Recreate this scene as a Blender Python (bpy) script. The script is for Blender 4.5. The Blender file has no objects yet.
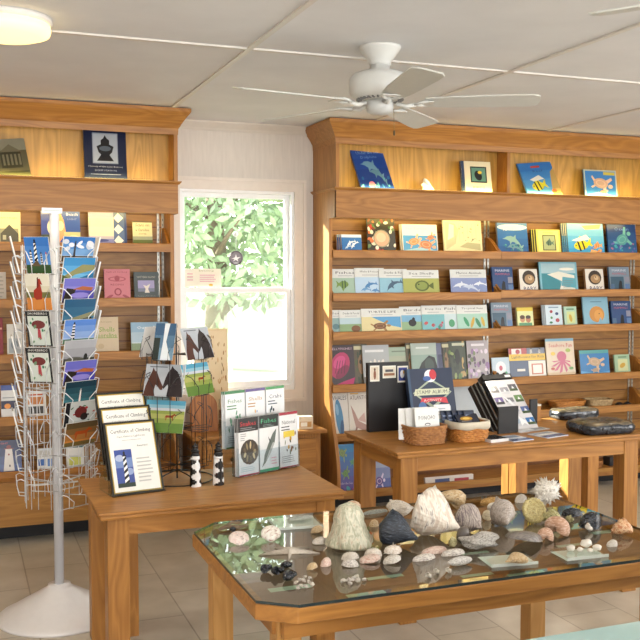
import bpy, bmesh, math, random
from mathutils import Vector, Matrix
R = random.Random(7)
S = bpy.context.scene
COL = S.collection
PI = math.pi
# ------------------------------------------------------------------ camera
F = 942.4; YAW = 0.36565; PIT = 0.05052; H = 1.5
cd = bpy.data.cameras.new('camera'); cam = bpy.data.objects.new('camera', cd); COL.objects.link(cam)
cam.location = (0, 0, H); cam.rotation_euler = (PI/2-PIT, 0, -YAW)
cd.sensor_width = 36; cd.lens = F/640*36; cd.clip_start = .05; cd.clip_end = 200
S.camera = cam
fw = Vector((math.sin(YAW)*math.cos(PIT), math.cos(YAW)*math.cos(PIT), -math.sin(PIT)))
rt = Vector((math.cos(YAW), -math.sin(YAW), 0)); up = rt.cross(fw)
def ray(x, y): return fw*F+rt*(x-320)-up*(y-320)
def at(x, y, Y):
    d = ray(x, y); t = Y/d.y; return Vector((0, 0, H))+d*t
def atz(x, y, z):
    d = ray(x, y); t = (z-H)/d.z; return Vector((0, 0, H))+d*t
# ------------------------------------------------------------------ materials
def hexc(h):
    h = h.lstrip('#'); v = [int(h[i:i+2], 16)/255 for i in (0, 2, 4)]
    return tuple(c/12.92 if c <= .04045 else ((c+.055)/1.055)**2.4 for c in v)+(1,)
MC = {}
def newmat(name):
    m = bpy.data.materials.new(name); m.use_nodes = True
    nt = m.node_tree; b = nt.nodes['Principled BSDF']
    return m, nt, b
def plain(h, rough=.45, metal=0, var=.05, scale=30):
    """solid colour with a little noise in it"""
    k = ('p', h, rough, metal)
    if k in MC: return MC[k]
    m, nt, b = newmat('paint_'+h.strip('#')); c = hexc(h)
    n = nt.nodes.new('ShaderNodeTexNoise'); n.inputs['Scale'].default_value = scale
    tc = nt.nodes.new('ShaderNodeTexCoord'); nt.links.new(tc.outputs['Object'], n.inputs['Vector'])
    mx = nt.nodes.new('ShaderNodeMix'); mx.data_type = 'RGBA'
    mx.inputs['A'].default_value = tuple(v*(1-var) for v in c[:3])+(1,)
    mx.inputs['B'].default_value = tuple(min(1, v*(1+var)) for v in c[:3])+(1,)
    nt.links.new(n.outputs['Fac'], mx.inputs['Factor']); nt.links.new(mx.outputs['Result'], b.inputs['Base Color'])
    b.inputs['Roughness'].default_value = rough; b.inputs['Metallic'].default_value = metal
    MC[k] = m; return m
def wood(axis='x', c1='#bb8440', c2='#8e5b25', rough=.45, grain=1.0):
    k = ('w', axis, c1, c2, rough, grain)
    if k in MC: return MC[k]
    m, nt, b = newmat('oak_'+axis)
    N, L = nt.nodes, nt.links
    tc = N.new('ShaderNodeTexCoord'); mp = N.new('ShaderNodeMapping'); L.new(tc.outputs['Object'], mp.inputs['Vector'])
    s = {'x': (.9, 7, 7), 'y': (7, .9, 7), 'z': (7, 7, .9)}[axis]
    mp.inputs['Scale'].default_value = tuple(v*grain for v in s)
    n1 = N.new('ShaderNodeTexNoise'); n1.inputs['Scale'].default_value = 1.4; n1.inputs['Detail'].default_value = 2
    n1.inputs['Distortion'].default_value = .6
    L.new(mp.outputs['Vector'], n1.inputs['Vector'])
    # cathedral figure: contour lines of the slow noise
    mul = N.new('ShaderNodeMath'); mul.operation = 'MULTIPLY'; mul.inputs[1].default_value = 16
    L.new(n1.outputs['Fac'], mul.inputs[0])
    fr = N.new('ShaderNodeMath'); fr.operation = 'PINGPONG'; fr.inputs[1].default_value = 1
    L.new(mul.outputs[0], fr.inputs[0])
    mp2 = N.new('ShaderNodeMapping'); L.new(tc.outputs['Object'], mp2.inputs['Vector'])
    s2 = {'x': (4, 150, 150), 'y': (150, 4, 150), 'z': (150, 150, 4)}[axis]
    mp2.inputs['Scale'].default_value = s2
    n2 = N.new('ShaderNodeTexNoise'); n2.inputs['Scale'].default_value = 1; n2.inputs['Detail'].default_value = 3
    L.new(mp2.outputs['Vector'], n2.inputs['Vector'])
    mx0 = N.new('ShaderNodeMix'); mx0.data_type = 'FLOAT'; mx0.inputs['Factor'].default_value = .5
    L.new(fr.outputs[0], mx0.inputs['A']); L.new(n2.outputs['Fac'], mx0.inputs['B'])
    mx = N.new('ShaderNodeMix'); mx.data_type = 'RGBA'
    mx.inputs['A'].default_value = hexc(c2); mx.inputs['B'].default_value = hexc(c1)
    L.new(mx0.outputs['Result'], mx.inputs['Factor']); L.new(mx.outputs['Result'], b.inputs['Base Color'])
    b.inputs['Roughness'].default_value = rough
    bp = N.new('ShaderNodeBump'); bp.inputs['Strength'].default_value = .04; bp.inputs['Distance'].default_value = .002
    L.new(n2.outputs['Fac'], bp.inputs['Height']); L.new(bp.outputs['Normal'], b.inputs['Normal'])
    MC[k] = m; return m
def glassmat(tint='#ffffff', gloss=1.0, rough=0.0):
    """thin clear sheet: Fresnel mirror over a see-through body"""
    k = ('g', tint, gloss, rough)
    if k in MC: return MC[k]
    m, nt, b = newmat('clear_sheet'); N, L = nt.nodes, nt.links
    N.remove(b); out = N['Material Output']
    tr = N.new('ShaderNodeBsdfTransparent'); tr.inputs['Color'].default_value = hexc(tint)
    gl = N.new('ShaderNodeBsdfGlossy'); gl.inputs['Roughness'].default_value = rough
    fr = N.new('ShaderNodeFresnel'); ge = N.new('ShaderNodeNewGeometry')
    ior = N.new('ShaderNodeMix'); ior.data_type = 'FLOAT'; ior.inputs['A'].default_value = 1.5; ior.inputs['B'].default_value = 1/1.5
    L.new(ge.outputs['Backfacing'], ior.inputs['Factor']); L.new(ior.outputs['Result'], fr.inputs['IOR'])
    mu = N.new('ShaderNodeMath'); mu.operation = 'MULTIPLY'; mu.inputs[1].default_value = gloss
    L.new(fr.outputs[0], mu.inputs[0])
    mx = N.new('ShaderNodeMixShader'); L.new(mu.outputs[0], mx.inputs['Fac'])
    L.new(tr.outputs[0], mx.inputs[1]); L.new(gl.outputs[0], mx.inputs[2]); L.new(mx.outputs[0], out.inputs['Surface'])
    MC[k] = m; return m
def emit(h, s):
    k = ('e', h, s)
    if k in MC: return MC[k]
    m, nt, b = newmat('lamp_glow'); b.inputs['Base Color'].default_value = hexc(h)
    b.inputs['Emission Color'].default_value = hexc(h); b.inputs['Emission Strength'].default_value = s
    MC[k] = m; return m
def noisemat(name, stops, scale=12, rough=.5, stretch=(1, 1, 1), detail=4, dist=0, bump=0, coord='Object'):
    k = ('n', name)
    if k in MC: return MC[k]
    m, nt, b = newmat(name); N, L = nt.nodes, nt.links
    tc = N.new('ShaderNodeTexCoord'); mp = N.new('ShaderNodeMapping'); L.new(tc.outputs[coord], mp.inputs['Vector'])
    mp.inputs['Scale'].default_value = stretch
    n = N.new('ShaderNodeTexNoise'); n.inputs['Scale'].default_value = scale; n.inputs['Detail'].default_value = detail
    n.inputs['Distortion'].default_value = dist
    L.new(mp.outputs['Vector'], n.inputs['Vector'])
    cr = N.new('ShaderNodeValToRGB'); e = cr.color_ramp.elements
    while len(e) < len(stops): e.new(.5)
    for el, (p, h) in zip(e, stops): el.position = p; el.color = hexc(h)
    L.new(n.outputs['Fac'], cr.inputs['Fac']); L.new(cr.outputs['Color'], b.inputs['Base Color'])
    b.inputs['Roughness'].default_value = rough
    if bump:
        bp = N.new('ShaderNodeBump'); bp.inputs['Strength'].default_value = bump; bp.inputs['Distance'].default_value = .003
        L.new(n.outputs['Fac'], bp.inputs['Height']); L.new(bp.outputs['Normal'], b.inputs['Normal'])
    MC[k] = m; return m
OX, OY, OZ = wood('x'), wood('y'), wood('z')
WHITE = plain('#e9e6e1', .4)
# ------------------------------------------------------------------ mesh builder
class MB:
    def __init__(s): s.v = []; s.f = []; s.m = []; s.s = []; s.mats = []
    def mi(s, m):
        if m not in s.mats: s.mats.append(m)
        return s.mats.index(m)
    def add(s, vs, fs, m, smooth=False):
        o = len(s.v); i = s.mi(m); s.v += [tuple(v) for v in vs]
        for f in fs: s.f.append([o+k for k in f]); s.m.append(i); s.s.append(smooth)
        return s
    def box(s, x0, x1, y0, y1, z0, z1, m, M=None):
        vs = [Vector((x, y, z)) for z in (z0, z1) for y in (y0, y1) for x in (x0, x1)]
        if M: vs = [M @ v for v in vs]
        return s.add(vs, [(0, 2, 3, 1), (4, 5, 7, 6), (0, 1, 5, 4), (2, 6, 7, 3), (0, 4, 6, 2), (1, 3, 7, 5)], m)
    def prism(s, pts, a, b, axis, m, smooth=False):
        """2D outline extruded along an axis from a to b"""
        def P(p, t): return {'x': (t, p[0], p[1]), 'y': (p[0], t, p[1]), 'z': (p[0], p[1], t)}[axis]
        n = len(pts); vs = [P(p, a) for p in pts]+[P(p, b) for p in pts]
        fs = [list(range(n))[::-1], list(range(n, 2*n))]+[(i, (i+1) % n, n+(i+1) % n, n+i) for i in range(n)]
        return s.add(vs, fs, m, smooth)
    def lathe(s, prof, m, n=24, c=(0, 0, 0), smooth=True, sx=1, sy=1):
        vs = []; fs = []
        for r, z in prof:
            for k in range(n):
                a = 2*PI*k/n; vs.append((c[0]+r*math.cos(a)*sx, c[1]+r*math.sin(a)*sy, c[2]+z))
        for j in range(len(prof)-1):
            for k in range(n):
                fs.append((j*n+k, j*n+(k+1) % n, (j+1)*n+(k+1) % n, (j+1)*n+k))
        fs.append(list(range(n))[::-1]); q = (len(prof)-1)*n; fs.append(list(range(q, q+n)))
        return s.add(vs, fs, m, smooth)
    def tube(s, pts, r, m, n=6, closed=False):
        pts = [Vector(p) for p in pts]; N = len(pts); vs = []; fs = []
        for i, p in enumerate(pts):
            if closed: d = pts[(i+1) % N]-pts[i-1]
            else: d = pts[min(i+1, N-1)]-pts[max(i-1, 0)]
            d.normalize(); a = Vector((0, 0, 1)) if abs(d.z) < .9 else Vector((1, 0, 0))
            u = d.cross(a).normalized(); w = d.cross(u)
            rr = r[i] if isinstance(r, (list, tuple)) else r
            for k in range(n):
                t = 2*PI*k/n; vs.append(p+(u*math.cos(t)+w*math.sin(t))*rr)
        M_ = N if closed else N-1
        for i in range(M_):
            j = (i+1) % N
            for k in range(n): fs.append((i*n+k, i*n+(k+1) % n, j*n+(k+1) % n, j*n+k))
        if not closed: fs.append(list(range(n))[::-1]); fs.append(list(range((N-1)*n, N*n)))
        return s.add(vs, fs, m, True)
    def build(s, name, parent=None, loc=(0, 0, 0), rot=(0, 0, 0)):
        me = bpy.data.meshes.new(name); me.from_pydata(s.v, [], s.f)
        for m in s.mats: me.materials.append(m)
        me.polygons.foreach_set('material_index', s.m); me.polygons.foreach_set('use_smooth', s.s)
        me.update()
        o = bpy.data.objects.new(name, me); COL.objects.link(o)
        o.location = loc; o.rotation_euler = rot
        if parent: o.parent = parent
        return o
def tag(o, label=None, cat=None, group=None, kind=None):
    if label: o['label'] = label
    if cat: o['category'] = cat
    if group: o['group'] = group
    if kind: o['kind'] = kind
    return o
def empty(name, loc, label, cat, rz=0, group=None, rot=None):
    o = bpy.data.objects.new(name, None); COL.objects.link(o); o.empty_display_size = .05
    o.location = loc; o.rotation_euler = rot or (0, 0, rz); return tag(o, label, cat, group)
def struct(o): o['kind'] = 'structure'; return o
def bevel(o, w=.003, seg=2):
    md = o.modifiers.new('bevel', 'BEVEL'); md.width = w; md.segments = seg; md.limit_method = 'ANGLE'; return o
# ------------------------------------------------------------------ printed art
TX = {}
def text_geo(t):
    if t in TX: return TX[t]
    cu = bpy.data.curves.new('t', 'FONT'); cu.body = t; cu.resolution_u = 1
    o = bpy.data.objects.new('t', cu); COL.objects.link(o)
    dg = bpy.context.evaluated_depsgraph_get(); me = o.evaluated_get(dg).to_mesh()
    vs = [(v.co.x, v.co.y) for v in me.vertices]; fs = [list(p.vertices) for p in me.polygons]
    x0, x1 = min(v[0] for v in vs), max(v[0] for v in vs); y0, y1 = min(v[1] for v in vs), max(v[1] for v in vs)
    TX[t] = ([((x-x0)/(x1-x0)-.5, (y-y0)/(y1-y0)-.5) for x, y in vs], fs)
    o.evaluated_get(dg).to_mesh_clear(); bpy.data.objects.remove(o); bpy.data.curves.remove(cu)
    return TX[t]
# each item: (kind, colour, ...) in unit coordinates, x right, y up
def Rc(x0, y0, x1, y1, c): return ('p', c, [(x0, y0), (x1, y0), (x1, y1), (x0, y1)])
def Pg(c, *p): return ('p', c, list(p))
def El(cx, cy, rx, ry, c, a=0, n=16):
    ca, sa = math.cos(math.radians(a)), math.sin(math.radians(a)); o = []
    for k in range(n):
        t = 2*PI*k/n; x, y = rx*math.cos(t), ry*math.sin(t); o.append((cx+x*ca-y*sa, cy+x*sa+y*ca))
    return ('p', c, o)
def Tx(t, cx, cy, w, h, c): return ('t', c, t, cx, cy, w, h)
def lines(x0, x1, y0, y1, n, c, seed=1):
    """rows of small print as thin bars of uneven length"""
    r = random.Random(seed); o = []; st = (y1-y0)/n
    for i in range(n):
        y = y1-(i+.5)*st; o.append(Rc(x0, y-st*.18, x0+(x1-x0)*r.uniform(.7, 1), y+st*.18, c))
    return o
def turtle(cx, cy, s, c='#8a6a3a', f='#c9b07a', a=0):
    ca, sa = math.cos(math.radians(a)), math.sin(math.radians(a))
    def q(x, y): return (cx+(x*ca-y*sa)*s, cy+(x*sa+y*ca)*s*1.25)
    o = [Pg(f, q(.2, .2), q(.7, .75), q(.85, .6), q(.5, .1)), Pg(f, q(.25, -.2), q(.55, -.8), q(.75, -.75), q(.5, -.1)),
         Pg(f, q(-.5, .1), q(-.85, .35), q(-.9, .2), q(-.6, -.05)), Pg(f, q(-.4, -.2), q(-.7, -.55), q(-.55, -.6), q(-.25, -.25))]
    x, y = q(.85, .05); o.append(El(x, y, .2*s, .2*s, f)); x, y = q(0, 0); o.append(El(x, y, .62*s, .5*s, c, a))
    o.append(El(x, y, .42*s, .3*s, f, a)); o.append(El(x, y, .34*s, .24*s, c, a)); return o
def fish(cx, cy, s, c='#d8c23a', st='#20252a', a=0):
    ca, sa = math.cos(math.radians(a)), math.sin(math.radians(a))
    def q(x, y): return (cx+(x*ca-y*sa)*s, cy+(x*sa+y*ca)*s*1.2)
    return [Pg(c, q(.4, 0), q(.95, .4), q(.8, 0), q(.95, -.4)), El(*q(0, 0), .6*s, .42*s, c, a),
            Pg(c, q(-.2, .3), q(.1, .75), q(.4, .2)), Pg(st, q(-.25, .38), q(-.12, .42), q(-.1, -.42), q(-.25, -.38)),
            Pg(st, q(.1, .4), q(.22, .38), q(.24, -.34), q(.12, -.4)), El(*q(-.42, .08), .06*s, .06*s, st)]
def dolphin(cx, cy, s, c='#5a7fa8', a=0):
    ca, sa = math.cos(math.radians(a)), math.sin(math.radians(a))
    pts = [(-1, -.05), (-.8, .06), (-.65, .22), (-.3, .36), (-.02, .36), (.12, .58), (.2, .3), (.55, .1), (.8, -.12), (1, .05), (.96, -.22), (1, -.5), (.78, -.28), (.5, -.1), (.1, 0), (-.1, -.05), (-.2, -.3), (-.32, -.04), (-.62, 0)]
    return [('p', c, [(cx+(x*ca-y*sa)*s, cy+(x*sa+y*ca)*s*1.2) for x, y in pts])]
def lighthouse(cx, y0, y1, w, c='#f2f0ea', d='#16181c', style='spiral'):
    h = y1-y0; b = h*.84; o = [Pg(c, (cx-w/2, y0), (cx+w/2, y0), (cx+w*.3, y0+b), (cx-w*.3, y0+b))]
    n = 5
    for i in range(n):
        ya = y0+b*i/n; yb = ya+b/n*.5; wa = w/2-(w*.2)*i/n
        if style == 'spiral': o.append(Pg(d, (cx-wa, ya), (cx+wa, ya+b/n*.55), (cx+wa*.95, yb+b/n*.55), (cx-wa*.95, yb)))
        elif style == 'band': o.append(Pg(d, (cx-wa, ya), (cx+wa, ya), (cx+wa*.95, yb), (cx-wa*.95, yb)))
        elif style == 'diamond': o.append(Pg(d, (cx, ya), (cx+wa, ya+b/n*.5), (cx, ya+b/n), (cx-wa, ya+b/n*.5)))
    o += [Rc(cx-w*.42, y0+b, cx+w*.42, y0+b+h*.03, d), Rc(cx-w*.2, y0+b, cx+w*.2, y0+h*.95, d), Pg(d, (cx-w*.28, y0+h*.94), (cx+w*.28, y0+h*.94), (cx, y1))]
    return o
def horse(cx, cy, s, c='#7a3b20'):
    p = [(-.5, .1), (-.42, .3), (.3, .3), (.5, .45), (.62, .62), (.68, .5), (.9, .35), (.85, .25), (.62, .3), (.5, .05), (.48, -.5), (.4, -.5), (.36, -.05), (-.3, -.05), (-.36, -.5), (-.44, -.5), (-.44, 0), (-.6, -.2)]
    return [('p', c, [(cx+x*s, cy+y*s) for x, y in p])]
def horseheads(c1='#4a2a22', c2='#241c20'):
    a = [(.0, 0), (.04, .3), (.12, .62), (.17, .78), (.19, .9), (.23, .8), (.29, .76), (.36, .58), (.43, .42), (.49, .3), (.475, .2), (.42, .2), (.34, .32), (.29, .36), (.27, .2), (.28, 0)]
    b = [(.6, 0), (.62, .3), (.6, .38), (.55, .3), (.5, .22), (.48, .3), (.5, .42), (.53, .58), (.58, .76), (.64, .86), (.67, .96), (.71, .88), (.82, .78), (.92, .55), (.97, .3), (1, 0)]
    return [('p', c1, a), ('p', c2, b)]
def sky(top, bot, n=5, y0=0, y1=1):
    a = [int(top[i:i+2], 16) for i in (1, 3, 5)]; b = [int(bot[i:i+2], 16) for i in (1, 3, 5)]; o = []
    for i in range(n):
        t = i/(n-1) if n > 1 else 0; c = '#%02x%02x%02x' % tuple(int(p*(1-t)+q*t) for p, q in zip(b, a))
        o.append(Rc(0, y0+(y1-y0)*i/n, 1, y0+(y1-y0)*(i+1)/n, c))
    return o
def blobs(n, cols, x0, y0, x1, y1, s, seed=1):
    r = random.Random(seed)
    return [El(r.uniform(x0, x1), r.uniform(y0, y1), s*r.uniform(.5, 1.3), s*r.uniform(.4, 1), r.choice(cols), r.uniform(0, 180), 9) for _ in range(n)]
def put_art(mb, W, Hh, items, y=0.0, z0=0.0, x0=0.0, gap=.00009, rough=.3, flip=False):
    """lay printed shapes on a face that looks along -Y; x from -W/2..W/2, z from z0"""
    for i, it in enumerate(items):
        yy = y-gap*(i+1); m = plain(it[1], rough)
        if it[0] == 'p':
            pts = [(min(1, max(0, p[0])), min(1, max(0, p[1]))) for p in it[2]]
            mb.add([(x0+(px-.5)*W, yy, z0+py*Hh) for px, py in pts], [list(range(len(pts)))], m)
        else:
            _, c, t, cx, cy, w, h = it; vs, fs = text_geo(t)
            mb.add([(x0+(cx-.5+vx*w)*W, yy, z0+(cy+vy*h)*Hh) for vx, vy in vs], fs, m)
# ------------------------------------------------------------------ room shell
XL, XR, YB, YF, ZC = -1.35, 6.2, 5.80, -3.2, 2.44
fl, nt, b = newmat('floor_tile'); N, L = nt.nodes, nt.links
tc = N.new('ShaderNodeTexCoord'); mp = N.new('ShaderNodeMapping'); L.new(tc.outputs['Object'], mp.inputs['Vector'])
mp.inputs['Rotation'].default_value = (0, 0, PI/2); mp.inputs['Location'].default_value = (.04, .02, 0)
br = N.new('ShaderNodeTexBrick'); br.inputs['Scale'].default_value = 1; br.inputs['Brick Width'].default_value = .61
br.inputs['Row Height'].default_value = .305; br.inputs['Mortar Size'].default_value = .0035; br.inputs['Mortar Smooth'].default_value = .1
br.inputs['Color1'].default_value = hexc('#c6bdae'); br.inputs['Color2'].default_value = hexc('#bab09f'); br.inputs['Mortar'].default_value = hexc('#9d9281')
L.new(mp.outputs['Vector'], br.inputs['Vector'])
nz = N.new('ShaderNodeTexNoise'); nz.inputs['Scale'].default_value = 5; nz.inputs['Detail'].default_value = 8; L.new(tc.outputs['Object'], nz.inputs['Vector'])
mx = N.new('ShaderNodeMix'); mx.data_type = 'RGBA'; mx.blend_type = 'SOFT_LIGHT'; mx.inputs['Factor'].default_value = .7
L.new(br.outputs['Color'], mx.inputs['A']); L.new(nz.outputs['Fac'], mx.inputs['B']); L.new(mx.outputs['Result'], b.inputs['Base Color'])
b.inputs['Roughness'].default_value = .32
bp = N.new('ShaderNodeBump'); bp.inputs['Strength'].default_value = .3; bp.inputs['Distance'].default_value = .002; bp.invert = True
L.new(br.outputs['Fac'], bp.inputs['Height']); L.new(bp.outputs['Normal'], b.inputs['Normal'])
struct(MB().box(XL, XR, YF, YB+.1, -.05, 0, fl).build('floor'))
ceilm = noisemat('ceiling_paint', [(.3, '#dfe0e2'), (.7, '#e8e9eb')], 3, .8, bump=.05)
struct(MB().box(XL, XR, YF, YB+.1, ZC, ZC+.05, ceilm).build('ceiling'))
wallm = noisemat('wall_paint', [(.3, '#d6cfc6'), (.7, '#dfd8cf')], 60, .75, stretch=(1, 1, .1))
WX0, WX1, WZ0, WZ1 = 1.285, 2.04, .735, 2.02
mb = MB(); mb.box(XL, WX0, YB, YB+.1, 0, ZC, wallm); mb.box(WX1, XR, YB, YB+.1, 0, ZC, wallm)
mb.box(WX0, WX1, YB, YB+.1, 0, WZ0, wallm); mb.box(WX0, WX1, YB, YB+.1, WZ1, ZC, wallm); struct(mb.build('wall_back'))
struct(MB().box(XL-.1, XL, YF, YB+.1, 0, ZC, wallm).build('wall_left'))
# unseen right and front walls, with openings added for the fill lamps
def holed(name, fixed, a0, a1, holes, axis):
    mb = MB(); cur = a0
    def bx(p, q, z0, z1):
        if axis == 'x': mb.box(p, q, fixed-.1, fixed, z0, z1, wallm)
        else: mb.box(fixed, fixed+.1, p, q, z0, z1, wallm)
    for h0, h1 in holes: bx(cur, h0, 0, ZC); bx(h0, h1, 0, .8); bx(h0, h1, 2.0, ZC); cur = h1
    bx(cur, a1, 0, ZC); return struct(mb.build(name))
holed('wall_front', YF, XL, XR, [(-.9, .5), (1.0, 3.1)], 'x')
holed('wall_right', XR, YF, YB+.1, [(-2.2, -.4), (.6, 2.6)], 'y')
n_tr = 1
batm = plain('#dcd8d2', .5)
for i, x in enumerate((-.06, 1.155, 2.42, 3.66, 4.88)):
    struct(MB().box(x-.012, x+.012, YF, YB, ZC-.008, ZC, batm).build('trim_%d' % n_tr)); n_tr += 1
for y in (3.85, 1.41, -1.0):
    struct(MB().box(XL, XR, y-.012, y+.012, ZC-.0075, ZC, batm).build('trim_%d' % n_tr)); n_tr += 1
crown = [(YB, 2.385), (YB-.012, 2.385), (YB-.02, 2.40), (YB-.05, 2.43), (YB-.05, ZC), (YB, ZC)]
struct(MB().prism(crown, XL, XR, 'x', plain('#d9d3c9', .5)).build('trim_%d' % n_tr)); n_tr += 1
casm = plain('#e6ddd2', .45)
mb = MB()
def casing(m, x0, x1, z0, z1, w, y0, y1):
    m.box(x0-w, x0, y0, y1, z0-w, z1+w, casm); m.box(x1, x1+w, y0, y1, z0-w, z1+w, casm)
    m.box(x0, x1, y0, y1, z1, z1+w, casm); m.box(x0, x1, y0, y1, z0-w, z0, casm)
casing(mb, WX0, WX1, WZ0, WZ1, .075, YB-.018, YB); casing(mb, WX0-.055, WX1+.055, WZ0-.055, WZ1+.055, .02, YB-.03, YB-.018)
struct(mb.build('trim_%d' % n_tr)); n_tr += 1
# window_1: a white double hung sash window
win = empty('window_1', (1.66, YB, WZ0), None, None); struct(win)
vin = plain('#f2f3f4', .3)
def wpart(name, mb): return mb.build(name, win, (-1.66, -YB, -WZ0))
mb = MB(); t = .018
mb.box(WX0, WX0+t, YB, YB+.1, WZ0, WZ1, vin); mb.box(WX1-t, WX1, YB, YB+.1, WZ0, WZ1, vin)
mb.box(WX0+t, WX1-t, YB, YB+.1, WZ1-t, WZ1, vin); mb.box(WX0+t, WX1-t, YB, YB+.1, WZ0, WZ0+.03, vin); wpart('window_frame', mb)
def sash(z0, z1, y, nm):
    mb = MB(); x0, x1 = WX0+.018, WX1-.018; w = .028
    mb.box(x0, x0+w, y, y+.025, z0, z1, vin); mb.box(x1-w, x1, y, y+.025, z0, z1, vin)
    mb.box(x0+w, x1-w, y, y+.025, z1-w, z1, vin); mb.box(x0+w, x1-w, y, y+.025, z0, z0+w+.006, vin); wpart(nm, mb)
    wpart('pane', MB().box(x0+w, x1-w, y+.01, y+.014, z0+w, z1-w, glassmat('#fbfffb')))
sash(1.37, 2.002, YB+.055, 'upper_sash'); sash(.765, 1.40, YB+.02, 'lower_sash')
# insect screen over the lower half
scr, nt, b = newmat('insect_screen'); N, L = nt.nodes, nt.links
b.inputs['Base Color'].default_value = hexc('#b9bdb6')
tcs = N.new('ShaderNodeBsdfTransparent'); mxs = N.new('ShaderNodeMixShader'); mxs.inputs['Fac'].default_value = .22
L.new(tcs.outputs[0], mxs.inputs[1]); L.new(b.outputs[0], mxs.inputs[2]); L.new(mxs.outputs[0], N['Material Output'].inputs['Surface'])
wpart('insect_screen', MB().box(WX0+.018, WX1-.018, YB+.09, YB+.092, WZ0+.03, 1.385, scr))
# ------------------------------------------------------------------ bookcases
YP, YU, YS, YK = 5.515, 5.40, 5.70, 5.53     # panel front, upper box front, slat face, kick face
Z_B0, Z_B1, Z_T = 1.838, 2.02, 2.315           # fascia bottom, fascia top, underside of cornice
Z_BASE = .105
def side_outline():
    p = [(YB, 0), (YK, 0), (YK, Z_BASE), (5.37, Z_BASE), (5.37, .22)]
    for i in range(9):
        t = i/8; z = .22+t*.55; p.append((5.37+(YP-5.37)*(3*t*t-2*t**3), z))
    p += [(YP, Z_B0), (YU, Z_B0), (YU, Z_T+.02), (YB, Z_T+.02)]
    return p
def shelf_bracket(zl):
    """ogee wing at the end of a ledge"""
    p = [(YS, zl-.035), (5.505, zl-.035), (5.505, zl-.002)]
    for i in range(9):
        t = i/8; p.append((5.51+(YS-5.51)*t, zl-.002+.10*(t*t*(3-2*t)) + .012*math.sin(PI*t)))
    return p
def bookcase(name, X0, X1, bays, rows, label):
    root = empty(name, ((X0+X1)/2, YB, 0), label, 'bookcase'); off = (-(X0+X1)/2, -YB, 0)
    def P(nm, mb, par=root): return mb.build(nm, par, off)
    so = side_outline()
    for x in (X0, X1-.022): P('side_panel', MB().prism(so, x, x+.022, 'x', OZ))
    # slat wall
    mb = MB(); z = .40; dk = wood('x', '#ae7d3c', '#835822')
    zz = .18
    while zz < Z_B1-.05:
        mb.box(X0+.022, X1-.022, YS, YS+.012, zz, min(zz+.068, Z_B1-.04), dk); zz += .076
    mb.box(X0+.022, X1-.022, YS+.006, YS+.02, .1, Z_B1-.02, wood('x', '#7a4c22', '#6a3f1a')); P('slat_wall', mb)
    P('base_board', MB().box(X0+.022, X1-.022, 5.375, 5.395, Z_BASE, (Z_BASE+.245 if X0 < 0 else Z_BASE+.03), wood('x', '#b6843e', '#8c5e26')))
    P('bottom_deck', MB().box(X0+.022, X1-.022, 5.395, YS, .33, .35, OX)) if name == 'bookcase' and X0 < 0 else P('bottom_deck', MB().box(X0+.022, X1-.022, 5.395, YS, Z_BASE, Z_BASE+.02, OX))
    P('kick_plate', MB().box(X0+.022, X1-.022, YK+.002, YK+.02, 0, Z_BASE-.002, plain('#15161a', .6)))
    # upper cabinet
    P('upper_back_panel', MB().box(X0+.022, X1-.022, 5.55, 5.56, Z_B1-.03, Z_T+.02, wood('z', '#c69a4c', '#94702e', .4, .8)))
    P('upper_deck', MB().box(X0+.022, X1-.022, YU+.02, 5.55, Z_B1-.02, Z_B1-.004, OX))
    mb = MB(); mb.box(X0, X1, YU-.001, YU+.02, Z_B0, Z_B1-.012, OX); P('fascia_board', mb)
    mb = MB()
    lp = [(0, 0), (.004, 0), (.012, .006), (.016, .016), (.016, .02), (0, .02)]
    def sweep(mb, prof, z, m):
        vs = []; fs = []
        for p, h in prof:
            vs += [(X0-p, YB-.002, z+h), (X0-p, YU-p, z+h), (X1+p, YU-p, z+h), (X1+p, YB-.002, z+h)]
        n = len(prof)
        for j in range(n-1):
            for k in range(3): fs.append((j*4+k, j*4+k+1, (j+1)*4+k+1, (j+1)*4+k))
        fs.append([(n-1)*4+k for k in range(4)]); mb.add(vs, fs, m)
    sweep(mb, [(-.003, 0), (.006, 0), (.012, .006), (.018, .012), (.018, .018), (-.003, .018)], Z_B1-.014, OX); P('ledge_moulding', mb)
    mb = MB(); sweep(mb, [(-.003, -.045), (.002, -.045), (.005, -.01), (.012, 0), (.018, .012), (.03, .03), (.048, .055), (.06, .07), (.066, .08), (.066, .098), (-.003, .098)], Z_T+.02, OX); P('cornice', mb)
    # uprights between the bays
    for bx in bays:
        P('divider', MB().box(bx-.011, bx+.011, YU+.02, 5.56, Z_B1-.004, Z_T+.02, OZ))
    ends = [X0+.022]+list(bays)+[X1-.022]
    ch = plain('#a9a79e', .35, .6)
    for bx in bays+[X0+.045, X1-.045]:
        for dx in (-.014, .014):
            mb = MB(); mb.box(bx+dx-.007, bx+dx+.007, YS-.006, YS, .36, Z_B0+.05, ch)
            z = .4
            while z < Z_B0: mb.box(bx+dx-.002, bx+dx+.002, YS-.0065, YS-.006, z, z+.014, plain('#55544f')); z += .03
            P('shelf_standard', mb)
    for bi in range(len(ends)-1):
        a, b2 = ends[bi], ends[bi+1]
        for r in rows[bi]:
            zl, deep = r if isinstance(r, tuple) else (r, 0)
            y0 = 5.50-deep
            sh = P('shelf', MB().box(a+.001, b2-.001, y0+.016, YS, zl-.034, zl-.018, OX))
            mb = MB().prism([(y0, zl-.05), (y0+.016, zl-.05), (y0+.016, zl-.002), (y0+.008, zl), (y0, zl-.004)], a+.001, b2-.001, 'x', OX)
            mb.build('lip', sh)
            if not deep:
                br_ = shelf_bracket(zl)
                for x in (a+.002, b2-.014): MB().prism(br_, x, x+.012, 'x', OZ).build('end_bracket', sh)
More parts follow.
